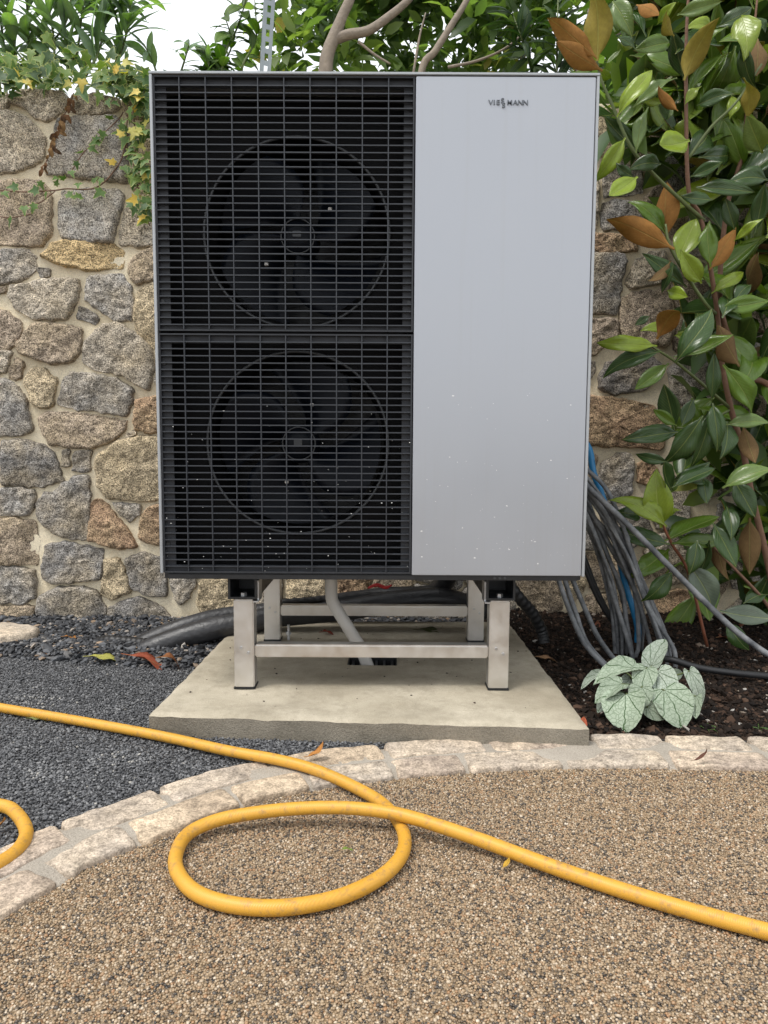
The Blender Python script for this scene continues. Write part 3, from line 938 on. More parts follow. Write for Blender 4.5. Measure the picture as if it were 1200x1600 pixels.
# ================================================================== HEAT PUMP
FY = 1.895                                   # front plane
zt = W(584, 115, FY).z; zb = W(584, 897, FY).z
xl = 0.5 * (W(234, 113, FY).x + W(251, 893, FY).x); xr = 0.5 * (W(937, 115, FY).x + W(912, 901, FY).x)
xg = 0.5 * (W(650, 115, FY).x + W(642, 893, FY).x)      # grille / panel border
DEPTH = 0.56
hp = thing('heat_pump', 'large heat pump with black twin fan grille and silver front panel', 'heat pump', ((xl + xr) / 2, FY + DEPTH / 2, zb))
b = MB(); w_ = 0.004
b.box(xl, xl + w_, FY + 0.006, FY + DEPTH, zb, zt - 0.004)
b.box(xr - w_, xr, FY + 0.006, FY + DEPTH, zb, zt - 0.004)
b.box(xl + w_, xr - w_, FY + DEPTH - w_, FY + DEPTH, zb, zt - 0.004)
obj('casing', b.me('casing'), M['casing'], hp)
obj('casing_lining', MB().box(xg + 0.002, xg + 0.006, FY + 0.03, FY + DEPTH - 0.01, zb + 0.004, zt - 0.012).box(xl + 0.0045, xl + 0.006, FY + 0.03, FY + DEPTH - 0.01, zb + 0.004, zt - 0.012)
    .box(xl + 0.008, xg, FY + 0.40, FY + 0.405, zb + 0.004, zt - 0.012).me('casing_lining'), M['black'], hp)
obj('bottom_tray', box_me('bottom_tray', xl + 0.006, xr - 0.006, FY + 0.012, FY + DEPTH - 0.006, zb - 0.016, zb + 0.002), M['black'], hp)
obj('top_cover', box_me('top_cover', xl - 0.0015, xr + 0.0015, FY - 0.004, FY + DEPTH + 0.002, zt - 0.0035, zt + 0.003, 0.0012), M['trim'], hp)
obj('edge_trim', box_me('edge_trim', xl - 0.001, xl + 0.0065, FY - 0.003, FY + 0.030, zb, zt - 0.004, 0.0012), M['trim'], hp)
obj('edge_trim', box_me('edge_trim', xr - 0.0065, xr + 0.001, FY - 0.003, FY + 0.030, zb - 0.004, zt - 0.004, 0.0012), M['trim'], hp)
fp = obj('front_panel', box_me('front_panel', xg + 0.0015, xr - 0.0085, FY - 0.002, FY + 0.016, zb - 0.002, zt - 0.0065, 0.0015), M['panel'], hp)
bs = obj('base_strip', box_me('base_strip', xl + 0.018, xr - 0.016, FY + 0.004, FY + 0.05, zb - 0.0165, zb - 0.0035, 0.001), M['black'], hp)
for px in (773, 781, 789):
    q = W(px, 904, FY + 0.003)
    vv, ff = tube([(q.x, FY + 0.0035, zb - 0.0095), (q.x, FY + 0.0025, zb - 0.0095)], 0.0035, 12)
    obj('hole_plug', pyd('hole_plug', vv, ff), M['ring'], bs)

# badge lettering, raised metal
def letters(txt, x, z, size, parent, sx=1.0, ext=0.0012, off=0.004):
    cu = bpy.data.curves.new('badge_letter', 'FONT'); cu.body = txt; cu.size = size; cu.extrude = ext; cu.offset = off * size; cu.align_x = 'LEFT'
    tmp = bpy.data.objects.new('badge_letter', cu); C.objects.link(tmp)
    dg = bpy.context.evaluated_depsgraph_get(); me = bpy.data.meshes.new_from_object(tmp.evaluated_get(dg))
    bpy.data.objects.remove(tmp)
    me.transform(Matrix.Translation((x, FY - 0.0032, z)) @ Matrix.Rotation(pi / 2, 4, 'X') @ Matrix.Diagonal((sx, 1, 1, 1)))
    wdt = max(p.co.x for p in me.vertices) - x
    me.name = 'badge_letter'
    o = obj('badge_letter', me, M['logo'], parent)
    return wdt
lx = W(763, 160, FY).x; lz = W(763, 164.5, FY).z
cap = 0.0165
x = lx
span = W(824, 160, FY).x - lx
seq = [('V', 0.0, 1), ('I', 0.125, 1), ('E', 0.195, 1)]
for ch, u, _ in seq: letters(ch, lx + u * span, lz, cap, fp, 1.18, off=0.014)
letters('S', lx + 0.315 * span, lz + 0.0045, cap, fp, 1.2, off=0.014)
letters('S', lx + 0.345 * span, lz - 0.0070, cap, fp, 1.2, off=0.014)
for ch, u in (('M', 0.47), ('A', 0.625), ('N', 0.745), ('N', 0.875)): letters(ch, lx + u * span, lz, cap, fp, 1.12, off=0.014)

# dried white splashes on the lower panel and grille
def splashes(name, xa, xb, za, zz, n, parent, yy, mx=0.0022):
    vs, fs = [], []
    r_ = random.Random(77 + n)
    for _ in range(n):
        x = r_.uniform(xa, xb); z = za + (zz - za) * r_.random() ** 1.7
        s = r_.uniform(0.0004, mx) * (0.45 + 0.55 * r_.random()); e = r_.choice((1, 1, 1.3, 2.2)); n0 = len(vs); kk = 7
        vs.append((x, yy - s * 0.35, z))
        for k in range(kk):
            a = 2 * pi * k / kk; rr = s * r_.uniform(0.7, 1.2); vs.append((x + cos(a) * rr * e, yy + 0.0002, z + sin(a) * rr))
        fs += [(n0, n0 + 1 + (k + 1) % kk, n0 + 1 + k) for k in range(kk)]
    o = obj(name, pyd(name, vs, fs, True), M['white'], parent)
    tag(o, kind='stuff')
splashes('splash_specks', xg + 0.02, xr - 0.02, zb + 0.01, zb + 0.50, 95, fp, FY - 0.0021)

# fan chamber: plate with two round holes, shroud rings, fans
PY = FY + 0.10
fan_x = W(466, 700, PY).x
FANS = [(fan_x, W(466, 366, PY).z), (fan_x, W(466, 693, PY).z)]
FR = 0.252
zmid = W(440, 519, FY).z
for (fx, fz), (za, zz) in zip(FANS, ((zmid + 0.002, zt - 0.012), (zb + 0.004, zmid - 0.002))):
    n = 64
    vs, fs = [], []
    for k in range(n):
        a = 2 * pi * k / n; c_, s_ = cos(a), sin(a)
        t_ = min((xg - 0.004 - fx) / c_ if c_ > 1e-6 else 9, (xl + 0.008 - fx) / c_ if c_ < -1e-6 else 9, (zz - fz) / s_ if s_ > 1e-6 else 9, (za - fz) / s_ if s_ < -1e-6 else 9)
        vs += [(fx + c_ * FR, PY, fz + s_ * FR), (fx + c_ * t_, PY, fz + s_ * t_), (fx + c_ * (FR - 0.012), PY + 0.10, fz + s_ * (FR - 0.012))]
    for k in range(n):
        k2 = (k + 1) % n
        fs += [(3 * k, 3 * k2, 3 * k2 + 1, 3 * k + 1), (3 * k, 3 * k + 2, 3 * k2 + 2, 3 * k2)]
    pl = obj('fan_plate', pyd('fan_plate', vs, fs), M['fanplate'], hp)
    vs, fs = tube([(fx + cos(2 * pi * k / 72) * FR, PY - 0.006, fz + sin(2 * pi * k / 72) * FR) for k in range(73)], 0.0042, 8, False)
    obj('shroud_ring', pyd('shroud_ring', vs, fs, True), M['ring'], pl)
    # fan hub and blades
    vs, fs = [], []
    prof = [(0.0, -0.012), (0.022, -0.011), (0.034, -0.007), (0.040, 0.0), (0.052, 0.004), (0.056, 0.02), (0.056, 0.07)]
    n = 40
    for r_, d_ in prof:
        for k in range(n): vs.append((fx + r_ * cos(2 * pi * k / n), PY + 0.02 + d_, fz + r_ * sin(2 * pi * k / n)))
    for i in range(len(prof) - 1):
        for k in range(n): k2 = (k + 1) % n; fs.append((i * n + k, i * n + k2, (i + 1) * n + k2, (i + 1) * n + k))
    hub = obj('fan', pyd('fan', vs, fs, True), M['fan'], hp)
    vs, fs = tube([(fx + cos(2 * pi * k / 40) * 0.046, PY + 0.017, fz + sin(2 * pi * k / 40) * 0.046) for k in range(41)], 0.0022, 6, False)
    obj('hub_ring', pyd('hub_ring', vs, fs, True), M['ring'], hub)
    ph = 0.35 if fz > zmid else 0.9
    for k in range(4):
        vs, fs = [], []
        a0 = ph + 2 * pi * k / 4
        nr, na = 9, 9
        for i in range(nr):
            r_ = 0.05 + (FR - 0.022 - 0.05) * i / (nr - 1)
            sweep = 0.55 * (i / (nr - 1)) ** 1.4
            wid = 0.52 + 0.20 * sin(pi * i / (nr - 1)) + 0.10 * i / (nr - 1)
            for j in range(na):
                u = j / (na - 1) - 0.5
                a = a0 + sweep + u * wid * 1.7
                d_ = 0.045 + u * 0.075 - 0.02 * (1 - 4 * u * u)
                vs.append((fx + r_ * cos(a), PY + 0.015 + d_, fz + r_ * sin(a)))
        m_ = len(vs)
        for p in list(vs): vs.append((p[0], p[1] + 0.004, p[2]))
        for i in range(nr - 1):
            for j in range(na - 1):
                q = i * na + j; fs += [(q, q + 1, q + na + 1, q + na), (m_ + q, m_ + q + na, m_ + q + na + 1, m_ + q + 1)]
        for i in range(nr - 1):
            for j in (0, na - 1):
                q = i * na + j; fs.append((q, q + na, m_ + q + na, m_ + q))
        obj('blade', pyd('blade', vs, fs, True), M['fan'], hub)
        if k % 2 == 0:      # balancing clip
            rr = 0.115; aa = a0 + 0.35
            cx_, cz_ = fx + rr * cos(aa), fz + rr * sin(aa)
            obj('balance_clip', box_me('balance_clip', cx_ - 0.005, cx_ + 0.005, PY + 0.02, PY + 0.03, cz_ - 0.004, cz_ + 0.004, 0.001), M['pvc'], hub)
    # small maker's patch on the hub
    obj('hub_patch', box_me('hub_patch', fx - 0.013, fx + 0.010, PY + 0.0055, PY + 0.0080, fz - 0.005, fz + 0.011, 0.001), M['ring'], hub)

# grille: two framed halves, 34 slats and 9 upright bars each
gx0, gx1 = xl + 0.0075, xg - 0.0015
slat_me = {}
for gi, (p_first, p_last, p_top, p_bot, n_s) in enumerate(((133, 507.5, 118, 517.5, 34), (534.5, 886, 521.5, 894.5, 34))):
    z_t, z_b = W(440, p_top, FY).z, W(440, p_bot, FY).z
    if gi == 0: z_t = zt - 0.0055
    else: z_b = zb + 0.001
    b = MB()
    yA, yB = FY + 0.013, FY + 0.017
    lw, rw = 0.030, 0.027
    b.box(gx0, gx0 + lw, yA, yB, z_b, z_t).box(gx1 - rw, gx1, yA, yB, z_b, z_t)
    hT, hB = (0.024, 0.016) if gi == 0 else (0.024, 0.020)
    b.box(gx0 + lw, gx1 - rw, yA, yB, z_t - hT, z_t).box(gx0 + lw, gx1 - rw, yA, yB, z_b, z_b + hB)
    b.box(gx0, gx1, FY + 0.001, FY + 0.013, z_b, z_b + 0.004).box(gx0, gx1, FY + 0.001, FY + 0.013, z_t - 0.004, z_t)
    b.box(gx0, gx0 + 0.004, FY + 0.001, FY + 0.013, z_b + 0.004, z_t - 0.004).box(gx1 - 0.004, gx1, FY + 0.001, FY + 0.013, z_b + 0.004, z_t - 0.004)
    gr = obj('fan_grille', b.me('fan_grille'), M['plate'], hp)
    za, zz = W(440, p_first, FY).z, W(440, p_last, FY).z
    if 'slat' not in slat_me:
        slat_me['slat'] = box_me('slat', gx0 + 0.004, gx1 - 0.004, FY + 0.0015, FY + 0.0105, -0.0016, 0.0016, 0.0007)
        slat_me['slat'].materials.append(M['grille'])
    for k in range(n_s):
        z = za + (zz - za) * k / (n_s - 1)
        o = obj('slat', slat_me['slat'], None, gr); o.location.z += z + 0.0004 * noise.noise((k * 3.1, gi, 0))
    bar = box_me('bar', -0.0014, 0.0014, FY, FY + 0.0098, z_b + 0.004, z_t - 0.004, 0.0007); bar.materials.append(M['grille'])
    for k in range(1, 10):
        o = obj('bar', bar, None, gr); o.location.x += gx0 + (gx1 - gx0) * k / 10
    for sx in (gx0 + 0.010, gx1 - 0.010):
        for pz in (0.12, 0.88):
            z = z_b + (z_t - z_b) * pz
            vv, ff = tube([(sx, FY + 0.014, z), (sx, FY + 0.0095, z)], 0.0055, 10)
            obj('screw', pyd('screw', vv, ff), M['black'], gr)
    if gi == 1: splashes('splash_specks', gx0 + 0.005, gx1 - 0.005, z_b + 0.002, z_b + 0.45, 85, gr, FY + 0.0012, 0.0016)

# ================================================================== ALUMINIUM STAND
LY = 1.952; LYB = 2.45
zleg = W(381, 937, LY).z
lxs = [W(381, 1000, LY).x, W(780, 1000, LY).x]
stand = thing('support_stand', 'aluminium box section stand with black rails under the heat pump', 'stand', (sum(lxs) / 2, (LY + LYB) / 2, PADZ))
def legbox(x, y, w, d, z0, z1): return box_me('leg', x - w / 2, x + w / 2, y, y + d, z0, z1, 0.003)
for x in lxs:
    for y in (LY, LYB):
        lg = obj('leg', legbox(x, y, 0.056, 0.05, PADZ + 0.004, zleg), M['alu'], stand)
        obj('foot_plate', box_me('foot_plate', x - 0.030, x + 0.030, y - 0.002, y + 0.056, PADZ + 0.0005, PADZ + 0.006, 0.001), M['black'], lg)
        for (dz, dx) in ((0.075, 0.012), (0.09, -0.008)):
            vv, ff = tube([(x + dx, y + 0.001, PADZ + dz + 0.03), (x + dx, y - 0.0035, PADZ + dz + 0.03)], 0.0045, 6)
            obj('screw', pyd('screw', vv, ff), M['steel'], lg)
        vv, ff = tube([(x + 0.055, y + 0.02, PADZ), (x + 0.055, y + 0.02, PADZ + 0.055)], 0.005, 8)
        if y == LYB:
            bl = obj('anchor_bolt', pyd('anchor_bolt', vv, ff), M['steel'], stand)
            vv, ff = tube([(x + 0.055, y + 0.02, PADZ + 0.02), (x + 0.055, y + 0.02, PADZ + 0.03)], 0.010, 6)
            obj('nut', pyd('nut', vv, ff), M['steel'], bl)
zc0, zc1 = W(580, 1029, LY).z, W(580, 1009, LY).z
for y in (LY, LYB):
    obj('cross_bar', box_me('cross_bar', lxs[0] + 0.0285, lxs[1] - 0.0285, y + 0.006, y + 0.044, zc0, zc1, 0.004), M['alu'], stand)
for x in lxs:           # open black square tubes carrying the unit, running back
    y0, y1, zz0, zz1, hw, tk = LY - 0.012, LYB + 0.08, zleg + 0.004, zb - 0.018, 0.040, 0.006
    b = MB().box(x - hw, x - hw + tk, y0, y1, zz0, zz1).box(x + hw - tk, x + hw, y0, y1, zz0, zz1).box(x - hw + tk, x + hw - tk, y0, y1, zz0, zz0 + tk).box(x - hw + tk, x + hw - tk, y0, y1, zz1 - tk, zz1)
    b.box(x - hw + tk, x + hw - tk, y0 + 0.12, y0 + 0.125, zz0 + tk, zz1 - tk)
    rl = obj('rail', b.me('rail'), M['black'], stand)
    sg = 1 if x < 0 else -1
    obj('angle_bracket', MB().box(x + sg * 0.042 - 0.002, x + sg * 0.042 + 0.002, y0 + 0.01, y0 + 0.06, zz0 - 0.004, zz1 - 0.012).box(min(x + sg * 0.030, x + sg * 0.044), max(x + sg * 0.030, x + sg * 0.044), y0 - 0.006, y0 + 0.06, zz0 - 0.0075, zz0 - 0.0042).me('angle_bracket'), M['steel'], stand)
    vv, ff = tube([(x, y0 + 0.02, zz0 + tk), (x, y0 + 0.02, zz0 + tk + 0.009)], 0.009, 6)
    obj('bolt_head', pyd('bolt_head', vv, ff), M['steel'], rl)

# condensate pipe
q0 = W(517, 905, 2.2); 
dp = thing('drain_pipe', 'grey plastic condensate pipe slanting from the unit to the drain', 'pipe', (q0.x, 2.2, PADZ))
e0, e1 = W(518, 938, 2.205), W(563, 1012, 2.21)
pp = [(q0.x - 0.002, 2.20, zb - 0.01), (q0.x, 2.20, zb - 0.04), e0 + Vector((0, 0, 0.012)), e0.lerp(e1, 0.12), e0.lerp(e1, 0.5), e0.lerp(e1, 0.8), e1, (hole_c.x - 0.008, hole_c.y + 0.01, 0.02)]
obj('pipe', tube_me('pipe', pp, 0.0195, 16, 6), M['pvc'], dp)
obj('socket', tube_me('socket', [(q0.x - 0.001, 2.2, zb - 0.045), (q0.x - 0.001, 2.2, zb - 0.012)], 0.024, 16), M['pvc'], dp)

def single(name, me, m, label, cat, group=None):
    """a thing that is one mesh: origin moved to its centre"""
    co = np.empty(len(me.vertices) * 3, np.float32); me.vertices.foreach_get('co', co); co = co.reshape(-1, 3)
    c = (co.min(0) + co.max(0)) / 2; c[2] = co[:, 2].min()
    me.transform(Matrix.Translation(-Vector(c.tolist())))
    o = obj(name, me, m); o.location = c.tolist()
    return tag(o, label, cat, group)

# lagged pipes behind the stand
p1 = [(0.42, 2.42, 0.42), (0.40, 2.50, 0.32), W(775, 945, 2.60), W(740, 948, 2.62), W(690, 936, 2.62), W(620, 940, 2.62), W(540, 952, 2.62), W(440, 962, 2.60), W(390, 972, 2.57), W(335, 982, 2.54), W(285, 996, 2.52), W(240, 1013, 2.50), W(205, 1032, 2.49)]
single('lagged_pipe', tube_me('lagged_pipe', p1, 0.042, 18, 8), M['foam'], 'thick black foam lagged pipe lying nearer the slab edge, bending under the unit', 'pipe')
p2 = [(0.30, 2.44, 0.42), (0.26, 2.56, 0.33), W(680, 925, 2.73), W(600, 932, 2.73), W(500, 945, 2.73), W(420, 956, 2.70), W(350, 964, 2.66), W(300, 976, 2.62), W(255, 992, 2.60), W(215, 1010, 2.58)]
single('lagged_pipe', tube_me('lagged_pipe', p2, 0.036, 18, 8), M['foam'], 'thinner black lagged pipe lying behind, nearest the stone wall', 'pipe')
cp = [G(228, 1006, 0.025), G(200, 1003, 0.022), G(170, 1001, 0.020), G(150, 1004, 0.0)]
single('corrugated_conduit', tube_me('corrugated_conduit', cp, 0.019, 14, 14, 0.07), M['hose_black'], 'short black ribbed conduit end in the slate chippings by the wall', 'conduit')
cp = [W(790, 905, 2.40), W(812, 935, 2.42), W(832, 958, 2.45), W(846, 985, 2.47), W(850, 1005, 2.46)]
single('corrugated_conduit', tube_me('corrugated_conduit', cp, 0.020, 14, 14, 0.06), M['hose_black'], 'black ribbed conduit dropping to the soil right of the stand', 'conduit')
cp = [W(430, 942, 2.58), W(480, 938, 2.60), W(520, 936, 2.62), W(580, 930, 2.64), W(640, 930, 2.66)]
single('corrugated_conduit', tube_me('corrugated_conduit', cp, 0.012, 12, 14, 0.08), M['hose_black'], 'thin ribbed conduit resting along the lagged pipe under the unit', 'conduit')
single('red_tape', tube_me('red_tape', [W(575, 919, 2.55), W(588, 914, 2.555), W(603, 918, 2.555), W(612, 914, 2.56)], [0.004, 0.007, 0.006, 0.003], 8, 5), M['red'], 'scrap of red plastic tape under the heat pump', 'tape')

# ================================================================== CABLES
def cable(name, crop_pts, y0, y1, r, m, label, cat='cable', group=None):
    pts = c5(crop_pts)
    P = []
    for i, (px, py) in enumerate(pts):
        u = i / (len(pts) - 1)
        P.append(W(px, py, y0 + (y1 - y0) * u))
    for p in P:
        if p.z < r * 0.6: p.z = r * 0.6
    return single(name, tube_me(name, P, r, 9, 6), m, label, cat, group)
def grounded_y(cx_, cy_): return G(*c5([(cx_, cy_)])[0], 0.015).y
BL, BG = 'dusty grey cable hanging in the bundle behind the heat pump', 'grey cables in the hanging bundle'
CB = [
 [(250,60),(310,110),(400,200),(470,350),(520,500),(560,640),(620,800),(700,930),(740,1010),(742,1100)],
 [(250,190),(310,240),(380,330),(450,430),(520,560),(580,720),(640,860),(690,1000),(706,1095)],
 [(260,240),(310,300),(370,390),(440,520),(500,620),(560,740),(580,860),(572,1000)],
 [(270,260),(310,340),(360,460),(400,600),(440,780),(455,900),(460,1030)],
 [(270,190),(310,260),(360,400),(420,560),(480,700),(500,850),(520,960),(530,1040)],
 [(280,260),(330,330),(420,430),(500,560),(540,700),(558,850),(560,980),(540,1040)],
 [(270,120),(310,150),(420,300),(500,420),(560,600),(630,760),(700,930),(722,1060)],
 [(270,130),(320,215),(400,330),(470,470),(545,620),(600,770),(650,900),(690,1050)],
 [(265,220),(320,320),(385,470),(450,640),(490,790),(500,920),(500,1030)],
 [(270,300),(325,420),(385,540),(425,690),(470,830),(510,960),(535,1050)],
 [(262,150),(318,235),(395,360),(455,500),(520,650),(575,800),(610,930),(640,1050)],
 [(262,270),(318,370),(372,500),(430,650),(460,800),(478,930),(480,1035)],
 [(258,80),(315,165),(390,270),(452,390),(535,560),(605,730),(672,900),(705,1070)],
 [(262,330),(312,400),(352,500),(392,640),(428,800),(440,920),(445,1030)],
]
for i, p in enumerate(CB):
    ye = min(2.46, max(2.26, grounded_y(*p[-1]))) - 0.0
    cable('cable', p, 2.40 - 0.025 * (i % 4), ye, (0.0075, 0.006, 0.0085, 0.0065, 0.008)[i % 5], M['cable'], BL, 'cable', BG)
CL = [[(270,490),(300,560),(350,690),(420,830),(500,970)], [(275,520),(300,600),(360,740),(440,870),(510,990)]]
for i, p in enumerate(CL):
    cable('cable', p, 2.46, 2.44, 0.009, M['hose_black'], 'blackish cable slanting down close behind the unit corner', 'cable', 'black cables at the unit corner')
CU = [[(160,620),(170,660),(220,800),(280,940),(340,1020),(400,1080),(430,1100)], [(190,620),(200,660),(250,810),(300,950),(380,1050),(420,1080)], [(228,620),(240,660),(300,800),(360,930),(440,1040),(470,1060)]]
for i, p in enumerate(CU):
    cable('cable', p, 2.36, grounded_y(*p[-1]), 0.0085, M['cable'], 'grey cable hanging from under the unit to the soil left of the bundle', 'cable', 'cables hanging from under the unit')
cable('cable', [(250,110),(310,190),(480,350),(700,570),(900,770),(1050,910),(1220,1030),(1420,1130)], 2.36, 2.10, 0.0095, M['cable'], 'long taut grey cable running diagonally to the right away from the bundle')
cable('water_tube', [(290,-40),(322,20),(338,120),(372,210),(410,330),(455,500),(500,690),(530,780),(556,880),(556,960)], 2.47, 2.40, 0.0115, M['blue'], 'bright blue tube showing between the grey cables', 'tube')
cable('soaker_hose', [(690,1040),(745,1050),(850,1082),(1000,1106),(1250,1130),(1500,1150)], 2.24, 2.13, 0.011, M['hose_black'], 'thin black hose lying on the mulch to the right', 'hose')

# ================================================================== YELLOW HOSE
HR = 0.0125
hp_px = [(-60,1380,1),(0,1348,1),(30,1325,1),(41,1298,1),(25,1270,1),(0,1258,1),(-80,1248,1),(-210,1225,1),(-260,1160,1),(-170,1095,1),(-80,1092,1),(0,1106,1),(80,1119,1),(160,1133,1),(260,1152,1),(360,1174,1.3),(430,1186,1.5),(490,1202,1.5),(550,1228,1.2),(598,1256,1.0),(626,1290,1),(632,1322,1),(616,1352,1),(580,1380,1),(520,1404,1),(445,1417,1),(370,1415,1),(312,1398,1),(281,1370,1),(274,1338,1),(293,1304,1.3),(338,1282,1.8),(400,1270,2.3),(470,1263,2.7),(540,1262,3.0),(600,1268,3.05),(650,1279,2.9),(740,1309,2.0),(850,1349,1.3),(950,1384,1),(1050,1415,1),(1150,1442,1),(1260,1470,1),(1420,1500,1)]
pts = []
for px, py, zf in hp_px:
    pts.append(G(px, py, HR * zf + 0.003) + Vector((0.0025 * noise.noise((px * 0.03, py * 0.05, 1)), 0.0025 * noise.noise((px * 0.03, py * 0.05, 6)), 0)))
single('garden_hose', tube_me('garden_hose', pts, HR, 18, 9), M['hose'], 'yellow garden hose looped across the kerb and gravel drive', 'hose')

# ================================================================== stepping stone at the left edge
q = G(-22, 1004, 0.0)
ring = [(q.x + 0.20 * cos(a), q.y + 0.125 * sin(a)) for a in [2 * pi * k / 14 for k in range(14)]]
cc = Vector((q.x, q.y))
sb = obj('boulder', stone_mesh('boulder', [Vector(p) - cc for p in ring], 0.055, 0.006, 0.001, 0.006, 2, 4, 0.03, 0.05, 0.22, 0.02), M['sett'])
sb.location = (q.x, q.y, 0.0); sb.color = (0.42, 0.36, 0.29, 1)
tag(sb, 'smooth rounded beige stone at the left edge before the wall', 'stone')

# ================================================================== PLANTS
CAMP = Vector((0, 0, CAM_Z))
LM = {}
LM['top'] = leaf_mat('leaf_upper', 0.26, 0.34, spec=0.55, vein=0.45)
LM['rust'] = leaf_mat('leaf_under_rust', 0.7, 0.25, colour=(0.36, 0.17, 0.045), vein=0.2, spec=0.2, mottle=0.16)
LM['dull'] = leaf_mat('leaf_under_brown', 0.75, 0.18, colour=(0.17, 0.105, 0.045), vein=0.2, spec=0.2, mottle=0.16)
LM['olive'] = leaf_mat('leaf_under_olive', 0.65, 0.32, colour=(0.30, 0.23, 0.045), vein=0.25, spec=0.2, mottle=0.16)
LM['green'] = leaf_mat('leaf_under_green', 0.6, 0.35, colour=(0.14, 0.22, 0.06), vein=0.3, spec=0.25)
LM['ole'] = leaf_mat('oleander_leaf', 0.45, 0.62, vein=0.5)
LM['ivy'] = leaf_mat('ivy_leaf', 0.6, 0.25, vein=0.0, edge=(0.46, 0.46, 0.14))
LM['dry'] = leaf_mat('dry_leaf', 0.75, 0.1, vein=0.3, spec=0.2, mottle=0.25)

def leaf_mesh(name, W_=0.36, bend=0.25, fold=0.25, wave=0.03, seed=0, p1=0.85, p2=0.72, nl=9, nw=4, pet=0.10, th=0.004, twist=0.0, mats=()):
    """leaf of unit length along +Y, upper side +Z, with a short stalk and real thickness"""
    r_ = random.Random(seed)
    ph = r_.uniform(0, 6)
    rows = [(-pet, 0.022), (-0.01, 0.026)] + [(i / nl, None) for i in range(1, nl + 1)]
    top, uv = [], []
    for y, hw in rows:
        v_ = max(0, y)
        if hw is None: hw = W_ / 2 * max(0.0, sin(pi * v_ ** p1)) ** p2 + (0.004 if v_ >= 1 else 0.008)
        for j in range(nw + 1):
            u = j / nw * 2 - 1
            x = u * hw
            z = fold * abs(x) * (1 - 0.5 * v_) + wave * sin(v_ * 9 + ph + (0 if u > 0 else 1.4)) * abs(u) ** 1.5 * min(1, v_ * 3)
            yy = y
            if bend:
                k = bend * 2; a = k * v_
                yy = (sin(a) / k if v_ > 0 else y); z2 = -(1 - cos(a)) / k
                z = z2 + z * cos(a)
            a = twist * v_
            top.append((x * cos(a) - z * sin(a), yy, x * sin(a) + z * cos(a)))
            uv.append((0.5 + u * 0.5 * (hw / (W_ / 2)) * 1.0, v_))
    n = len(top); nr = len(rows); m = nw + 1
    v = top + [(x, y, z - th) for x, y, z in top]
    f, mi = [], []
    for i in range(nr - 1):
        for j in range(nw):
            a = i * m + j
            f.append((a, a + 1, a + m + 1, a + m)); mi.append(0)
            f.append((n + a, n + a + m, n + a + m + 1, n + a + 1)); mi.append(1)
    for i in range(nr - 1):
        for j in (0, nw):
            a = i * m + j
            f.append((a, a + m, n + a + m, n + a) if j == 0 else (a, n + a, n + a + m, a + m)); mi.append(1)
    me = bpy.data.meshes.new(name); me.from_pydata(v, [], f)
    ul = me.uv_layers.new(name='UVMap')
    uvs = uv + uv
    for lp in me.loops: ul.data[lp.index].uv = uvs[lp.vertex_index]
    me.polygons.foreach_set('use_smooth', [True] * len(f))
    me.polygons.foreach_set('material_index', mi)
    for q in mats: me.materials.append(q)
    me.update()
    return me

def basis(a, n0):
    a = a.normalized(); x = a.cross(n0)
    if x.length < 1e-4: x = a.orthogonal()
    x.normalize(); n = x.cross(a).normalized()
    return Matrix((x, a, n)).transposed()

def put_leaf(parent, me, B, T, n0, wscale, col, under=None, name='leaf'):
    o = bpy.data.objects.new(name, me); link(o, parent)
    a = T - B; L_ = a.length
    R_ = basis(a, n0)
    S = Matrix.Diagonal((L_ * wscale, L_, L_, 1))
    o.matrix_basis = Matrix.Translation(B - parent.location) @ R_.to_4x4() @ S
    o.color = tuple(col) + (1,)
    if under is not None and len(o.material_slots) > 1:
        o.material_slots[1].link = 'OBJECT'; o.material_slots[1].material = LM[under]
    return o

def rvec(r_, s=1.0): return Vector((r_.gauss(0, s), r_.gauss(0, s), r_.gauss(0, s)))

# ---------------------------------------------------------------- magnolia in front of the wall
MV = [leaf_mesh('leaf', 0.40, b_, f_, w_ * 1.3, i, 0.82, 0.98, mats=(LM['top'], LM['dull']), twist=tw) for i, (b_, f_, w_, tw) in enumerate(
      [(0.12, 0.5, 0.02, 0), (0.35, 0.6, 0.03, 0.35), (0.55, 0.5, 0.035, -0.4), (0.25, 0.35, 0.055, 0.6), (-0.25, 0.65, 0.02, 0), (0.7, 0.7, 0.03, 0.3), (0.4, 0.45, 0.05, -0.6)])]
T_, L_, D_ = (0.115, 0.205, 0.020), (0.26, 0.35, 0.03), (0.045, 0.095, 0.022)
mag = thing('magnolia_tree', 'magnolia with large glossy leaves and rusty undersides beside the heat pump', 'tree', W(1215, 1000, 2.45))
mag.location.z = 0.02
def branch(parent, name, pts, rr, m, seg=8):
    return obj(name, tube_me(name, [W(x, y, Y_) for x, y, Y_ in pts], rr, seg, 5), m, parent)
tr = branch(mag, 'trunk', [(1225, 1005, 2.48), (1200, 880, 2.48), (1176, 780, 2.48), (1160, 700, 2.47), (1142, 638, 2.46), (1128, 567, 2.45), (1122, 500, 2.44), (1112, 430, 2.40), (1095, 340, 2.40), (1076, 298, 2.38), (1072, 160, 2.35), (1073, 40, 2.33), (1080, -60, 2.32)],
       [0.013, 0.012, 0.011, 0.011, 0.010, 0.009, 0.008, 0.008, 0.007, 0.007, 0.006, 0.005, 0.003], M['bark_brown'])
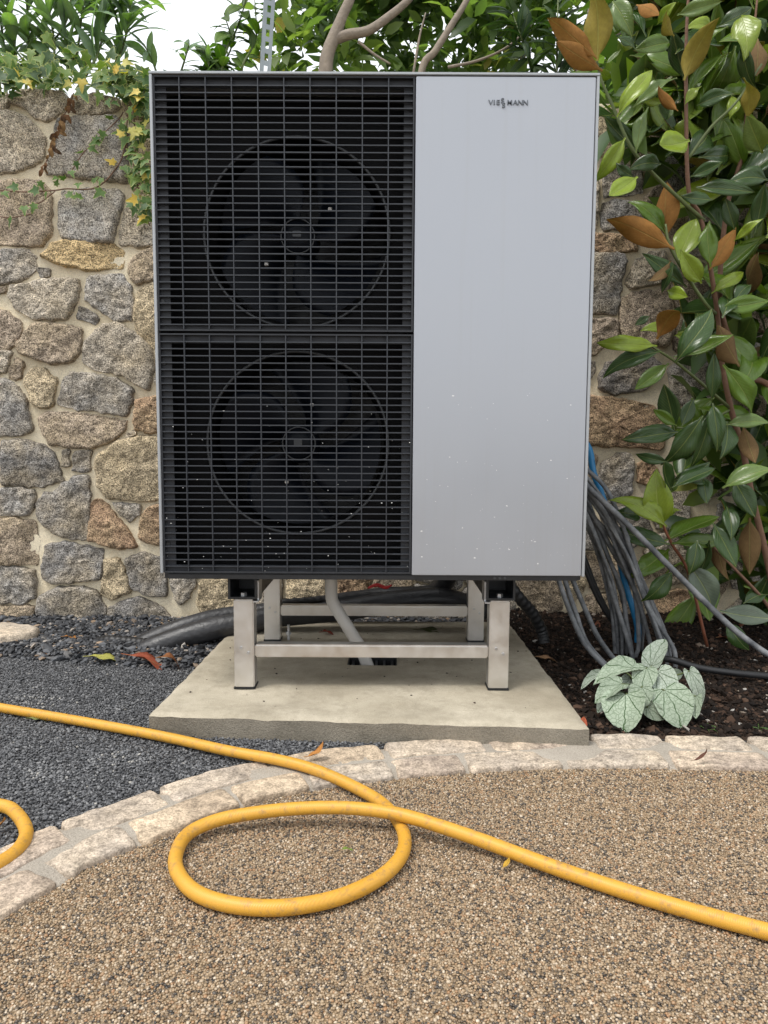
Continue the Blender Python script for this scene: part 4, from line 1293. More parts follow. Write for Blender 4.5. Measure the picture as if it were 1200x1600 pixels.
BRS = [
 ([(1250, 960, 2.55), (1215, 640, 2.55), (1170, 588, 2.53), (1149, 550, 2.52), (1125, 470, 2.52), (1135, 330, 2.50), (1160, 240, 2.48), (1170, 130, 2.46), (1185, -20, 2.45)], [0.015, 0.012, 0.010, 0.010, 0.009, 0.008, 0.007, 0.005, 0.003], 'bark_brown'),
 ([(1100, 345, 2.40), (1029, 280, 2.38), (987, 232, 2.36), (957, 165, 2.35), (937, 117, 2.34), (930, 70, 2.34)], [0.007, 0.006, 0.006, 0.005, 0.004, 0.003], 'stem_green'),
 ([(1118, 490, 2.42), (1101, 473, 2.38), (1064, 417, 2.34), (1045, 380, 2.32), (1040, 350, 2.32)], [0.006, 0.006, 0.005, 0.005, 0.003], 'stem_green'),
 ([(1141, 638, 2.46), (1064, 572, 2.38), (1032, 550, 2.35), (1014, 538, 2.34)], [0.006, 0.005, 0.004, 0.003], 'stem_green'),
 ([(1105, 1010, 2.42), (1076, 896, 2.40), (1050, 850, 2.36), (1036, 815, 2.34), (1040, 770, 2.34)], [0.006, 0.005, 0.005, 0.004, 0.003], 'stem_red'),
 ([(1220, 1000, 2.45), (1200, 947, 2.42), (1146, 887, 2.40), (1110, 850, 2.42)], [0.006, 0.006, 0.005, 0.003], 'bark_brown'),
 ([(1141, 640, 2.46), (1090, 668, 2.42), (1058, 668, 2.38)], [0.005, 0.004, 0.003], 'stem_green'),
 ([(1074, 250, 2.37), (1110, 200, 2.36), (1150, 160, 2.35), (1190, 100, 2.35)], [0.005, 0.005, 0.004, 0.003], 'stem_green'),
]
for pts_, rr_, mm_ in BRS: branch(mag, 'branch', pts_, rr_, M[mm_])
# leaves read off the photograph: crop, base, tip, width, kind (T mature, L young, D dark, O orange / R rust / U brown / V olive underside)
LV = [
 (3,175,320,-110,90,95,'O'),(3,200,320,215,-60,150,'V'),(3,205,400,-60,240,95,'O'),(3,335,655,530,330,115,'L'),(3,430,610,655,405,85,'P'),(3,215,410,290,490,60,'L'),(3,700,440,640,180,100,'D'),
 (3,720,440,840,130,120,'V'),(3,740,540,940,220,95,'T'),(3,760,330,930,120,90,'T'),(3,690,80,930,0,90,'P'),(3,920,150,1150,20,110,'U'),(3,1040,100,1110,265,110,'L'),(3,1050,270,1090,540,80,'U'),(3,1140,240,1150,390,60,'U'),
 (3,800,610,970,520,80,'D'),(3,980,680,1030,520,80,'L'),(3,1080,680,1120,440,140,'V'),(3,1160,880,1080,690,110,'P'),(3,740,910,960,690,130,'D'),(3,720,830,510,900,120,'L'),(3,720,700,640,880,130,'L'),(3,430,870,470,600,60,'P'),
 (3,660,770,490,650,90,'D'),(3,350,830,205,1060,95,'L'),(3,420,870,210,700,90,'D'),(3,400,1030,300,970,80,'D'),(3,420,1050,250,1190,100,'L'),(3,600,1370,575,1050,140,'O'),(3,585,1345,430,1100,75,'T'),(3,615,1440,240,1250,50,'O'),
 (3,680,1510,785,1260,140,'L'),(3,860,1540,835,1285,100,'T'),(3,870,1560,1010,1350,90,'O'),(3,1015,1400,1155,1270,40,'L'),(3,860,1170,700,1150,110,'D'),(3,810,1100,1130,1110,90,'D'),(3,820,920,1110,880,95,'D'),(3,1000,1330,950,1160,110,'D'),
 (3,1130,1340,1190,1080,90,'U'),(3,1180,1050,1000,990,90,'D'),(3,760,1030,950,960,80,'D'),(3,640,200,530,90,110,'V'),(3,440,30,560,60,60,'O'),(3,620,250,460,260,80,'T'),(3,330,225,440,260,50,'R'),(3,660,640,530,530,40,'O'),(3,300,20,390,160,90,'P'),
 (3,560,130,640,10,60,'L'),(3,860,160,770,90,70,'L'),(3,1140,110,1200,170,70,'D'),(3,560,560,500,420,110,'D'),(3,330,300,260,390,40,'P'),(3,560,600,470,560,60,'L'),(3,640,640,600,700,60,'P'),(3,560,960,420,930,80,'D'),(3,720,600,800,480,60,'L'),
 (4,700,240,470,50,80,'D'),(4,800,220,700,60,110,'L'),(4,890,280,1100,120,80,'L'),(4,620,120,500,300,45,'U'),(4,640,140,570,290,60,'D'),(4,560,540,690,310,150,'O'),(4,520,600,215,570,30,'L'),(4,540,640,225,690,80,'D'),(4,680,670,920,340,140,'D'),
 (4,680,660,1010,575,85,'T'),(4,940,380,1180,360,90,'T'),(4,1020,700,880,480,150,'R'),(4,600,720,410,880,90,'T'),(4,650,1070,605,815,110,'D'),(4,650,1110,390,1125,85,'D'),(4,650,1060,490,970,50,'T'),(4,700,1060,750,920,90,'D'),
 (4,800,1040,610,1330,120,'D'),(4,975,1060,1230,1010,90,'P'),(4,960,740,1190,1010,120,'T'),(4,960,1060,975,1240,75,'R'),(4,1060,1090,1120,1300,90,'R'),(4,960,1420,1230,1260,120,'P'),(4,860,1000,800,1330,90,'D'),(4,880,960,920,1200,80,'U'),(4,870,900,890,640,70,'D'),
 (4,600,500,490,470,40,'L'),(4,500,430,420,480,50,'D'),(4,620,280,720,310,60,'L'),(4,660,540,760,540,60,'L'),(4,940,420,1010,240,90,'D'),(4,1010,330,1100,200,90,'D'),(4,600,1280,410,1240,60,'D'),(4,660,1420,900,1300,50,'D'),(4,740,1400,880,1360,60,'D'),
 (5,680,370,485,180,85,'L'),(5,670,370,640,130,115,'L'),(5,710,450,960,310,115,'T'),(5,750,470,1000,450,50,'T'),(5,690,470,440,400,90,'D'),(5,700,510,550,620,80,'T'),(5,720,620,600,780,80,'D'),(5,820,590,980,810,150,'S'),(5,985,810,1215,860,95,'S'),
 (5,1040,170,1140,340,100,'D'),(5,1110,370,1110,620,85,'U'),(5,1000,870,1110,1010,90,'D'),(5,950,450,970,640,60,'U'),(5,850,470,830,620,80,'D'),(5,910,470,890,610,80,'D'),(5,940,390,1050,580,90,'D'),(5,1090,760,1200,690,70,'D'),(5,740,160,950,80,60,'D'),(5,880,150,900,270,90,'D'),
 (5,690,330,760,290,50,'L'),(5,560,330,500,310,40,'D'),(5,1000,300,1040,420,50,'U'),(5,720,200,640,60,70,'D'),(5,700,230,760,120,60,'T'),
]
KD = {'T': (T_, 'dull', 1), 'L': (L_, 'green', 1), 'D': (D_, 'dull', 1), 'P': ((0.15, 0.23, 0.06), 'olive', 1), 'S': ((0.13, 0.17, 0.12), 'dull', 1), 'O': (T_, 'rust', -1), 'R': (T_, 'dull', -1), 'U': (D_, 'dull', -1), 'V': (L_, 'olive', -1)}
CR = {3: c3, 4: c4, 5: c5}
rm = random.Random(3)
n_leaf = 0
for q_i, (cr, bx, by, tx, ty, wd, kd) in enumerate(LV):
    if kd in 'UR' and q_i % 2: kd = 'D'
    (p0, p1) = CR[cr]([(bx, by), (tx, ty)])
    Y0 = rm.uniform(2.26, 2.42); 
    B = W(p0[0], p0[1], Y0); Tt = W(p1[0], p1[1], Y0 - rm.uniform(-0.03, 0.09))
    col, und, fc = KD[kd]
    to = (CAMP - B).normalized() * fc
    n0 = to + Vector((0, 0, 0.35 * fc)) + rvec(rm, 0.22)
    ln = hypot(tx - bx, ty - by)
    k_ = rm.uniform(0.85, 1.15)
    put_leaf(mag, rm.choice(MV[:5]), B, Tt, n0, min(1.28, max(0.8, wd / ln / 0.40 * 1.1)), [c * k_ for c in col], und); n_leaf += 1
# further leaves deeper in the bush
tries = 0
while n_leaf < 299 and tries < 5000:
    tries += 1
    px, py = rm.uniform(940, 1235), rm.uniform(-40, 940)
    pr = 0.9 if py < 250 else (0.95 if px > 1120 else (0.42 if px > 1060 else 0.0))
    if py > 820: pr *= 0.4
    if py < 250 and px < 1000: pr = 0.5
    if rm.random() > pr: continue
    Y0 = rm.uniform(2.46, 2.84)
    B = W(px, py, Y0)
    d = Vector((rm.gauss(-0.05, 0.6), rm.gauss(-0.25, 0.4), rm.gauss(0.35 if py < 500 else -0.1, 0.7))).normalized() * rm.uniform(0.17, 0.25)
    Tt = B + d
    if Tt.y > 2.89: continue
    und = rm.choice(('green', 'green', 'olive', 'dull'))
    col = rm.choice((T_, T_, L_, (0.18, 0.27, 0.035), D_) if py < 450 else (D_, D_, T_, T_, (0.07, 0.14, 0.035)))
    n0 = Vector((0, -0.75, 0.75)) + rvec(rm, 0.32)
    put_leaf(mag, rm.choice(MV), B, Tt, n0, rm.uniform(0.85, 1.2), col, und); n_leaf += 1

# ---------------------------------------------------------------- silver brunnera in the bed
def brunnera_mat():
    t = NT('silver_leaf'); uv = t.new('UVMap'); sep = t.new('SeparateXYZ'); t.L(uv.outputs[0], sep.inputs[0])
    x = t.math('SUBTRACT', sep.outputs[0], 0.5); y = t.math('ADD', sep.outputs[1], 0.03)
    th_ = t.math('ARCTAN2', x, y)
    rr = t.math('SQRT', t.math('ADD', t.math('MULTIPLY', x, x), t.math('MULTIPLY', y, y)))
    s1 = t.math('ABSOLUTE', t.math('SINE', t.math('MULTIPLY', t.math('ADD', th_, t.math('MULTIPLY', t.math('SUBTRACT', t.noise(uv.outputs[0], 4, 2), 0.5), 0.25)), 5.5)))
    main = t.ramp(t.math('MULTIPLY', s1, t.math('ADD', rr, 0.12)), [(0.035, 1.0), (0.10, 0.0)])
    mp = t.new('Mapping'); mp.inputs['Scale'].default_value = (10, 10, 1); t.L(t.coord(True, 'UV'), mp.inputs[0])
    v = t.new('TexVoronoi', feature='DISTANCE_TO_EDGE'); v.inputs['Scale'].default_value = 1.0; t.L(mp.outputs[0], v.inputs['Vector'])
    net = t.ramp(v.outputs['Distance'], [(0.01, 0.45), (0.07, 0.0)])
    oc = t.new('ObjectInfo').outputs['Color']
    n = t.noise(t.coord(True), 9, 3)
    base = t.mix(n, t.mix(1.0, oc, 0.85, 'MULTIPLY'), t.mix(1.0, oc, 1.15, 'MULTIPLY'))
    vf = t.math('MAXIMUM', main, net)
    c = t.mix(vf, base, (0.05, 0.105, 0.035))
    t.base(c); t.rough(0.6); t.p.inputs['Specular IOR Level'].default_value = 0.3
    t.bump(t.math('MULTIPLY', vf, -1.0), 0.0015)
    return t.m
M['brun'] = brunnera_mat()
def heart_mesh(name, seed, cup=0.22, droop=0.25):
    r_ = random.Random(seed)
    half = [(0.0, 0.03), (0.10, -0.07), (0.24, -0.12), (0.39, -0.07), (0.49, 0.08), (0.52, 0.28), (0.49, 0.50), (0.40, 0.70), (0.25, 0.86), (0.09, 0.96)]
    out = half + [(0.0, 1.02)] + [(-x, y) for x, y in reversed(half[1:])]
    c = (0.0, 0.36)
    v, f, uv = [], [], []
    n = len(out)
    sc = (0.25, 0.5, 0.75, 1.0)
    def z_(x, y, s): return cup * 1.3 * x * x - droop * max(0, y - 0.2) ** 2 + 0.035 * fbm((x * 1.0, y * 1.0, seed * 3.3), 4, 2) * s
    v.append((c[0], c[1], z_(c[0], c[1], 1))); uv.append((0.5, c[1]))
    for s in sc:
        for x, y in out:
            xx, yy = c[0] + (x - c[0]) * s, c[1] + (y - c[1]) * s
            v.append((xx, yy, z_(xx, yy, 1) + (0.02 * sin(r_.uniform(0, 6)) if s == 1 else 0))); uv.append((xx + 0.5, yy))
    for k in range(n): f.append((0, 1 + k, 1 + (k + 1) % n))
    for q in range(len(sc) - 1):
        for k in range(n):
            a, b_ = 1 + q * n + k, 1 + q * n + (k + 1) % n
            f.append((a, a + n, b_ + n, b_))
    me = bpy.data.meshes.new(name); me.from_pydata(v, [], f)
    ul = me.uv_layers.new(name='UVMap')
    for lp in me.loops: ul.data[lp.index].uv = uv[lp.vertex_index]
    me.polygons.foreach_set('use_smooth', [True] * len(f)); me.materials.append(M['brun']); me.update()
    return me
HM = [heart_mesh('leaf', i, cu_, dr_) for i, (cu_, dr_) in enumerate([(0.35, 0.35), (0.6, 0.4), (0.25, 0.55), (0.5, 0.25)])]
bc = G(1008, 1098, 0.02)
br = thing('brunnera_plant', 'low plant with silvery heart shaped leaves and green veins on the mulch', 'plant', bc)
rb_ = random.Random(9)
# base, tip, width (crop px), depth of base, depth of tip
BV = [(625,1075,682,922,115,1.97,2.02),(545,1090,345,1120,125,1.92,1.90),(600,1085,572,1190,120,1.90,1.84),(655,1105,735,1220,140,1.90,1.83),(690,1195,800,1372,205,1.84,1.775),(500,1215,482,1407,210,1.83,1.762),
      (812,1100,888,1252,75,1.88,1.83),(480,1165,343,1238,110,1.86,1.84),(575,1180,565,1282,115,1.84,1.80),(375,1115,272,1172,50,1.95,1.94),(605,1278,690,1338,80,1.81,1.785),(845,1225,838,1325,75,1.84,1.80),(410,1225,360,1300,60,1.88,1.86),
      (470,1090,420,1040,120,1.99,2.02),(720,1115,790,1120,60,1.95,1.95),(520,1140,480,1180,70,1.90,1.88),(640,1190,620,1240,60,1.86,1.83)]
for i, (bx, by, tx, ty, wd, ya, yb_) in enumerate(BV):
    (p0, p1) = c5([(bx, by), (tx, ty)])
    B = W(p0[0], p0[1], ya); Tt = W(p1[0], p1[1], yb_)
    if Tt.z < 0.022: Tt.z = 0.022
    to = (CAMP - B).normalized()
    n0 = to * 0.7 + Vector((0, 0, 0.7)) + rvec(rb_, 0.3)
    ln = (W(tx / 3.158 + 820, ty / 3.158 + 700, 1.85) - W(bx / 3.158 + 820, by / 3.158 + 700, 1.85)).length
    wid = wd / 3.158 * 1.85 / FPX
    k_ = rb_.uniform(0.9, 1.1)
    put_leaf(br, HM[i % 4], B, Tt, n0, wid / (Tt - B).length * 1.0, [c * k_ for c in ((0.28, 0.335, 0.25) if i % 3 else (0.34, 0.39, 0.32))])
    st_ = obj('stalk', tube_me('stalk', [Vector((bc.x + rb_.uniform(-.02, .02), bc.y + rb_.uniform(-.02, .02), 0.015)), (bc + B) / 2 + Vector((0, 0, 0.02)), B], [0.003, 0.0025, 0.002], 6, 4), M['stem_green'], br)
for (px, py, lab) in ((1105, 1140, 'tiny green weed seedling in the mulch by the kerb right of the silvery plant'), (846, 1006, 'tiny weed at the slab edge left of the cables'), (1185, 1140, 'tuft of green grass at the kerb near the right edge')):
    q = G(px, py, 0.012); w_t = thing('weed', lab, 'weed', q)
    for k in range(7):
        a = rb_.uniform(0, 2 * pi); d = Vector((cos(a), sin(a), rb_.uniform(0.1, 0.8))).normalized() * rb_.uniform(0.018, 0.035)
        put_leaf(w_t, MV[k % 4], q + Vector((0, 0, 0.002)), q + d, Vector((0, -0.4, 1)), 0.9 if px != 1185 else 0.3, (0.10, 0.18, 0.05), 'green')

# ---------------------------------------------------------------- ivy over the wall top
def ivy_mesh(name, seed):
    r_ = random.Random(seed)
    half = [(0.0, 0.0), (0.16, -0.10), (0.36, -0.06), (0.30, 0.13), (0.52, 0.30), (0.50, 0.36), (0.24, 0.45), (0.16, 0.68), (0.04, 0.96)]
    half = [(x * r_.uniform(0.9, 1.1), y * r_.uniform(0.92, 1.08)) for x, y in half]
    out = half + [(0, 1.0)] + [(-x * r_.uniform(0.9, 1.1), y) for x, y in reversed(half[1:])]
    c = (0, 0.30); v, f, rim, uv = [(c[0], c[1], 0.03)], [], [0.0], [(0.5, 0.3)]
    n = len(out)
    for s in (0.6, 1.0):
        for x, y in out:
            xx, yy = x * s, c[1] + (y - c[1]) * s
            v.append((xx, yy, 0.14 * abs(xx) - 0.22 * max(0, yy - 0.2) ** 2 + r_.uniform(-.02, .02))); rim.append(0.35 if s < 1 else 1.0); uv.append((xx + 0.5, yy))
    for k in range(n):
        k2 = (k + 1) % n
        f.append((0, 1 + k, 1 + k2)); f.append((1 + k, 1 + n + k, 1 + n + k2, 1 + k2))
    me = bpy.data.meshes.new(name); me.from_pydata(v, [], f)
    at = me.attributes.new('rim', 'FLOAT', 'POINT'); at.data.foreach_set('value', rim)
    ul = me.uv_layers.new(name='UVMap')
    for lp in me.loops: ul.data[lp.index].uv = uv[lp.vertex_index]
    me.polygons.foreach_set('use_smooth', [True] * len(f)); me.materials.append(LM['ivy']); me.update()
    return me
IV = [ivy_mesh('leaf', i) for i in range(5)]
ivy = thing('ivy_plant', 'variegated ivy spilling over the wall top at the left', 'ivy', W(150, 120, WY - 0.02))
ri = random.Random(31)
IG = [(0.06, 0.13, 0.03), (0.09, 0.17, 0.035), (0.05, 0.10, 0.03), (0.14, 0.22, 0.045)]
IYL = [(0.58, 0.40, 0.05), (0.62, 0.48, 0.10), (0.50, 0.46, 0.12)]
def ivy_leaf(px, py, Y_, size, col, down=0.6):
    B = W(px, py, Y_)
    d = Vector((ri.gauss(0, 0.6), ri.gauss(-0.25, 0.3), -down + ri.gauss(0, 0.6))).normalized() * size
    n0 = Vector((ri.gauss(0, 0.35), -1, ri.uniform(0.0, 0.9)))
    o = put_leaf(ivy, ri.choice(IV), B, B + d, n0, ri.uniform(0.8, 1.1), col)
    if o.matrix_basis.translation.y + ivy.location.y > WY - 0.03 and B.z < WTOP: o.location.y = WY - 0.035 - ivy.location.y
    return o
vines = [([(840, 120), (835, 300), (850, 500), (835, 620), (860, 760), (880, 880), (935, 1010)], 0.003), ([(800, 440), (770, 560), (740, 630), (650, 740), (560, 782), (420, 780), (340, 790), (150, 800), (0, 790), (-40, 800)], 0.0028),
         ([(345, 795), (300, 830), (240, 870), (130, 890)], 0.002), ([(770, 300), (740, 345), (640, 440), (540, 535), (490, 600), (440, 680)], 0.002), ([(760, 120), (800, 250), (790, 440), (800, 600)], 0.0025), ([(190, 940), (70, 960), (0, 955)], 0.002)]
for vp, r_ in vines:
    obj('stem', tube_me('stem', [W(x, y, WY - 0.045) for x, y in c1(vp)], r_, 6, 6), M['bark_brown'], ivy)
cnt = 0
for k in range(132):                                      # mat on the coping
    px = ri.uniform(-40, 236); lo = np.interp(px, [-40, 0, 15, 30, 60, 90, 120, 180, 236], [150, 150, 150, 118, 128, 132, 136, 140, 150])
    py = lo - abs(ri.gauss(0, 26))
    ivy_leaf(px, py, ri.uniform(WY - 0.12, WY + 0.04), ri.uniform(0.045, 0.078), ri.choice(IG), 0.3); cnt += 1
for k in range(126):                                      # cascade by the unit
    py = 112 + 235 * ri.random() ** 1.25; u = (py - 112) / 235
    cx_ = 205 + 24 * u; px = cx_ + ri.gauss(0, 18 * (1 - u) + 6)
    if px > 234: px = 234 - ri.random() * 8
    ivy_leaf(px, py, WY - ri.uniform(0.05, 0.12), ri.uniform(0.032, 0.055), ri.choice(IYL) if ri.random() < 0.16 else ri.choice(IG)); cnt += 1
for x, y in [(110, 770), (240, 790), (290, 800), (360, 710), (350, 760), (420, 810), (490, 745), (510, 830), (580, 740), (640, 790), (635, 715), (220, 875), (150, 890), (20, 800), (505, 555), (475, 610), (440, 670), (405, 720), (590, 475), (640, 420), (560, 520), (620, 480), (695, 345), (245, 735), (70, 960), (770, 640)]:
    (q,) = c1([(x, y)]); ivy_leaf(q[0], q[1], WY - 0.06, ri.uniform(0.030, 0.048), ri.choice(IG[:2])); cnt += 1
for x, y in [(170, 95), (176, 108), (184, 103), (192, 98), (180, 114), (196, 110), (30, 120), (40, 125), (48, 130), (217, 142), (206, 200), (212, 204), (214, 312), (110, 128), (128, 124)]:
    ivy_leaf(x, y, WY - 0.13, ri.uniform(0.032, 0.05), ri.choice(IYL), 0.2); cnt += 1

# dried brown runner
dv = thing('dried_vine', 'dead brown vine runner clinging to the wall below the ivy', 'vine', W(90, 220, WY - 0.03))
dpts = [(460, 180), (430, 270), (395, 330), (370, 400), (350, 460), (320, 540), (285, 620), (275, 660)]
obj('stem', tube_me('stem', [W(x, y, WY - 0.04) for x, y in c1(dpts)], 0.0022, 6, 5), M['bark_brown'], dv)
DV = [leaf_mesh('leaf', 0.45, 0.6, 0.6, 0.16, 40 + i, mats=(LM['dry'], LM['dry']), pet=0.05) for i in range(3)]
for k in range(34):
    u = ri.random() ** 0.9; i = min(6, int(u * 7)); fx_ = u * 7 - i
    x = dpts[i][0] + (dpts[i + 1][0] - dpts[i][0]) * fx_; y = dpts[i][1] + (dpts[i + 1][1] - dpts[i][1]) * fx_
    (q,) = c1([(x + ri.gauss(0, 8), y)]); B = W(q[0], q[1], WY - 0.05)
    put_leaf(dv, ri.choice(DV), B, B + Vector((ri.gauss(0, .5), -0.3, -0.7)).normalized() * ri.uniform(0.02, 0.042), Vector((ri.gauss(0, .9), -1, .2)), 1.0, ri.choice([(0.24, 0.12, 0.06), (0.34, 0.20, 0.09), (0.14, 0.08, 0.05)]))

# ---------------------------------------------------------------- shrubs with separate leaves above the wall
def lance(name, n, W_=0.235, bend=0.3):
    return [leaf_mesh(name, W_, bend * (0.4 + 0.5 * i), 0.3, 0.01, 60 + i, 0.9, 0.8, 7, 2, 0.06, 0.004, mats=(LM['ole'], LM['ole'])) for i in range(n)]
OM = lance('leaf', 4)
def shrub(name, label, stems, Y_, leaf_len, nper, cols, meshes, spread, wsc=1.0, seed=0, cat='shrub', lim=290, stem_m='stem_green'):
    r_ = random.Random(seed)
    base = W(stems[0][0][0], 150, Y_); base.z = WTOP - 0.1
    t_ = thing(name, label, cat, base)
    n_ = 0
    for sp in stems:
        P_ = smooth_path([W(x, y, Y_ + r_.uniform(-0.10, 0.10)) for x, y in sp], 8)
        obj('stem', tube_me('stem', P_, [0.007 - 0.005 * i / len(P_) for i in range(len(P_))], 6), M[stem_m], t_)
        for k in range(nper):
            if n_ >= lim: break
            u = 0.12 + 0.88 * (k + r_.random()) / nper
            i = min(len(P_) - 2, int(u * (len(P_) - 1)))
            p = P_[i]; tn = (P_[i + 1] - P_[max(0, i - 1)]).normalized()
            a = r_.uniform(0, 2 * pi); o1 = tn.orthogonal().normalized(); o2 = tn.cross(o1)
            d = (tn * r_.uniform(0.35, 1.0) + (o1 * cos(a) + o2 * sin(a)) * spread).normalized() * leaf_len * r_.uniform(0.7, 1.15)
            put_leaf(t_, r_.choice(meshes), p, p + d, Vector((r_.gauss(0, .3), -0.6, 0.9)), wsc * r_.uniform(0.85, 1.15), r_.choice(cols)); n_ += 1
    return t_
OC_ = [(0.32, 0.42, 0.34), (0.36, 0.47, 0.39), (0.26, 0.35, 0.27)]
shrub('oleander_shrub', 'tall shrub with long narrow blue green leaves at the top left', [[(10, 150), (5, 60), (-15, -40), (-30, -120)], [(40, 150), (45, 60), (40, -30), (38, -130)], [(70, 150), (85, 80), (75, 0), (70, -90)], [(90, 150), (120, 80), (130, 10), (150, -70)], [(120, 140), (150, 90), (165, 40), (180, -20)], [(150, 140), (185, 90), (200, 40), (205, -10)], [(-20, 150), (-40, 60), (-60, -40)], [(20, 150), (25, 90), (15, 20), (10, -60)], [(60, 150), (60, 95), (105, 30), (110, -60)]],
      3.30, 0.19, 32, OC_, OM, 0.75, 1.0, 5)
shrub('oleander_shrub', 'small dark sprig shrub in the sky gap left of the metal post', [[(270, 150), (285, 105), (296, 68)], [(255, 150), (240, 100), (225, 70)], [(310, 150), (325, 110), (328, 76)]], 3.32, 0.10, 15, OC_, OM, 0.8, 1.1, 6)
BMs = [leaf_mesh('leaf', 0.44, 0.3 + 0.15 * i, 0.25, 0.03, 80 + i, 0.85, 0.75, 7, 4, 0.08, mats=(LM['ole'], LM['ole'])) for i in range(3)]
shrub('light_green_shrub', 'light green broad leaved shrub beside the slotted metal post', [[(345, 150), (350, 90), (372, 40), (390, -20)], [(330, 150), (325, 100), (330, 80)], [(370, 150), (380, 100), (400, 60), (398, 0)], [(355, 150), (345, 110), (362, 70), (350, 20)]], 3.42, 0.115, 22, [(0.17, 0.27, 0.06), (0.13, 0.22, 0.06), (0.22, 0.33, 0.09)], BMs, 0.9, 1.0, 7)
shrub('narrow_leaf_shrub', 'upright shrub with long narrow leaves rising above the silver panel', [[(868, 160), (870, 100), (871, 40), (874, -60)], [(835, 160), (830, 110), (815, 60), (800, 20)], [(905, 160), (925, 90), (940, 30)]], 3.40, 0.16, 34, [(0.06, 0.12, 0.045), (0.09, 0.16, 0.05)], OM, 0.8, 1.0, 8)

# slotted galvanised post
py_ = 3.36
pb, pt_ = W(404, 118, py_), W(413, -40, py_)
post = thing('slotted_post', 'galvanised slotted steel channel post standing behind the heat pump', 'post', (pb.x, py_, WTOP - 0.12))
ang = math.atan2(pt_.x - pb.x, pt_.z - pb.z)
hw_, dpt = 0.024, 0.03
b = MB(); z0_, z1_, pit = -0.05, 1.0, 0.052
b.box(-hw_, -0.008, 0, 0.0025, z0_, z1_).box(0.008, hw_, 0, 0.0025, z0_, z1_)
b.box(-hw_, -hw_ + 0.0025, 0.0025, dpt, z0_, z1_).box(hw_ - 0.0025, hw_, 0.0025, dpt, z0_, z1_).box(-hw_ + 0.0025, -0.012, dpt - 0.0025, dpt, z0_, z1_).box(0.012, hw_ - 0.0025, dpt - 0.0025, dpt, z0_, z1_)
k = z0_
while k < z1_ - 0.02:
    b.box(-0.008, 0.008, 0.0002, 0.0024, k, k + 0.022); k += pit
po = obj('channel', b.me('channel'), M['galv'], post, False)
po.rotation_euler = (0, ang, 0.3)

# ---------------------------------------------------------------- trees behind: crown as many leaves
LT8 = np.array([(0, 0, 0), (-0.2, 0.33, 0.05), (0, 0.33, 0), (0.2, 0.33, 0.05), (-0.17, 0.68, 0.02), (0, 0.68, -0.03), (0.17, 0.68, 0.02), (0, 1, -0.12)])
LF8 = np.array([(0, 2, 1), (0, 3, 2), (1, 2, 5), (1, 5, 4), (2, 3, 6), (2, 6, 5), (4, 5, 7), (5, 6, 7)])
def leaf_cloud(name, P, L, wr, tone, up=0.3):
    n = len(P)
    a = rng.normal(0, 1, (n, 3)); a[:, 2] = a[:, 2] * 0.8 + up; a /= np.linalg.norm(a, axis=1)[:, None]
    nn = rng.normal(0, 0.6, (n, 3)) + np.array([0, -0.4, 0.8])
    x = np.cross(a, nn); x /= np.linalg.norm(x, axis=1)[:, None] + 1e-9
    z = np.cross(x, a)
    Tm = LT8[None] * np.stack([L * wr * 2.4, L, L], 1)[:, None, :]
    V = Tm[:, :, 0:1] * x[:, None] + Tm[:, :, 1:2] * a[:, None] + Tm[:, :, 2:3] * z[:, None] + P[:, None]
    F_ = (LF8[None] + (np.arange(n) * 8)[:, None, None]).reshape(-1, 3)
    return big_mesh(name, V.reshape(-1, 3), F_, np.repeat(tone, 8), True)
CT = [(0.0, (0.05, 0.095, 0.04)), (0.45, (0.10, 0.165, 0.06)), (0.8, (0.18, 0.26, 0.085)), (0.97, (0.28, 0.36, 0.13)), (1.0, (0.36, 0.30, 0.08))]
M['crown'] = leaf_mat('crown_leaf', 0.4, 0.62, tone=CT, vein=0.0)
def tree(name, label, trunks, Y_, blobs, nleaf, L, wr=0.42, m='bark_grey', cat='tree'):
    base = W(trunks[0][0][0][0], trunks[0][0][0][1], Y_); base.z = WTOP
    t_ = thing(name, label, cat, base)
    for i, (tp, rr) in enumerate(trunks):
        P_ = [W(x, y, Y_) for x, y in tp]
        if i == 0: P_ = [Vector((P_[0].x - 0.03, P_[0].y, WTOP - 0.15))] + P_; rr = [rr[0] * 1.1] + rr
        obj('trunk' if i == 0 else 'limb', tube_me('trunk', P_, rr, 10, 5), M[m], t_)
    Ps, tn = [], []
    for (cx_, cy_, Yc, rx, ry, rz_, sh) in blobs:
        c = W(cx_, cy_, Yc); n = int(nleaf * sh)
        # clumps inside the ellipsoid
        nc = max(8, n // 28)
        d = rng.normal(0, 1, (nc, 3)); d /= np.linalg.norm(d, axis=1)[:, None]; d *= (rng.uniform(0.15, 1, nc) ** 0.5)[:, None]
        cc_ = np.array(c[:]) + d * np.array([rx, ry, rz_])
        ci = rng.integers(0, nc, n)
        p = cc_[ci] + rng.normal(0, 0.075, (n, 3))
        Ps.append(p); tn.append(np.clip(rng.uniform(0, 1, nc)[ci] * 0.7 + rng.uniform(0, 0.45, n) - 0.05, 0, 1))
    P = np.concatenate(Ps); tone = np.concatenate(tn)
    k = (P[:, 1] > WY + 0.12) & (P[:, 2] > WTOP - 0.15)
    P, tone = P[k], tone[k]
    Ls = rng.uniform(0.7, 1.25, len(P)) * L
    cr = obj('crown', leaf_cloud('crown', P, Ls, wr, tone), M['crown'], t_)
    tag(cr, kind='stuff')
    return t_
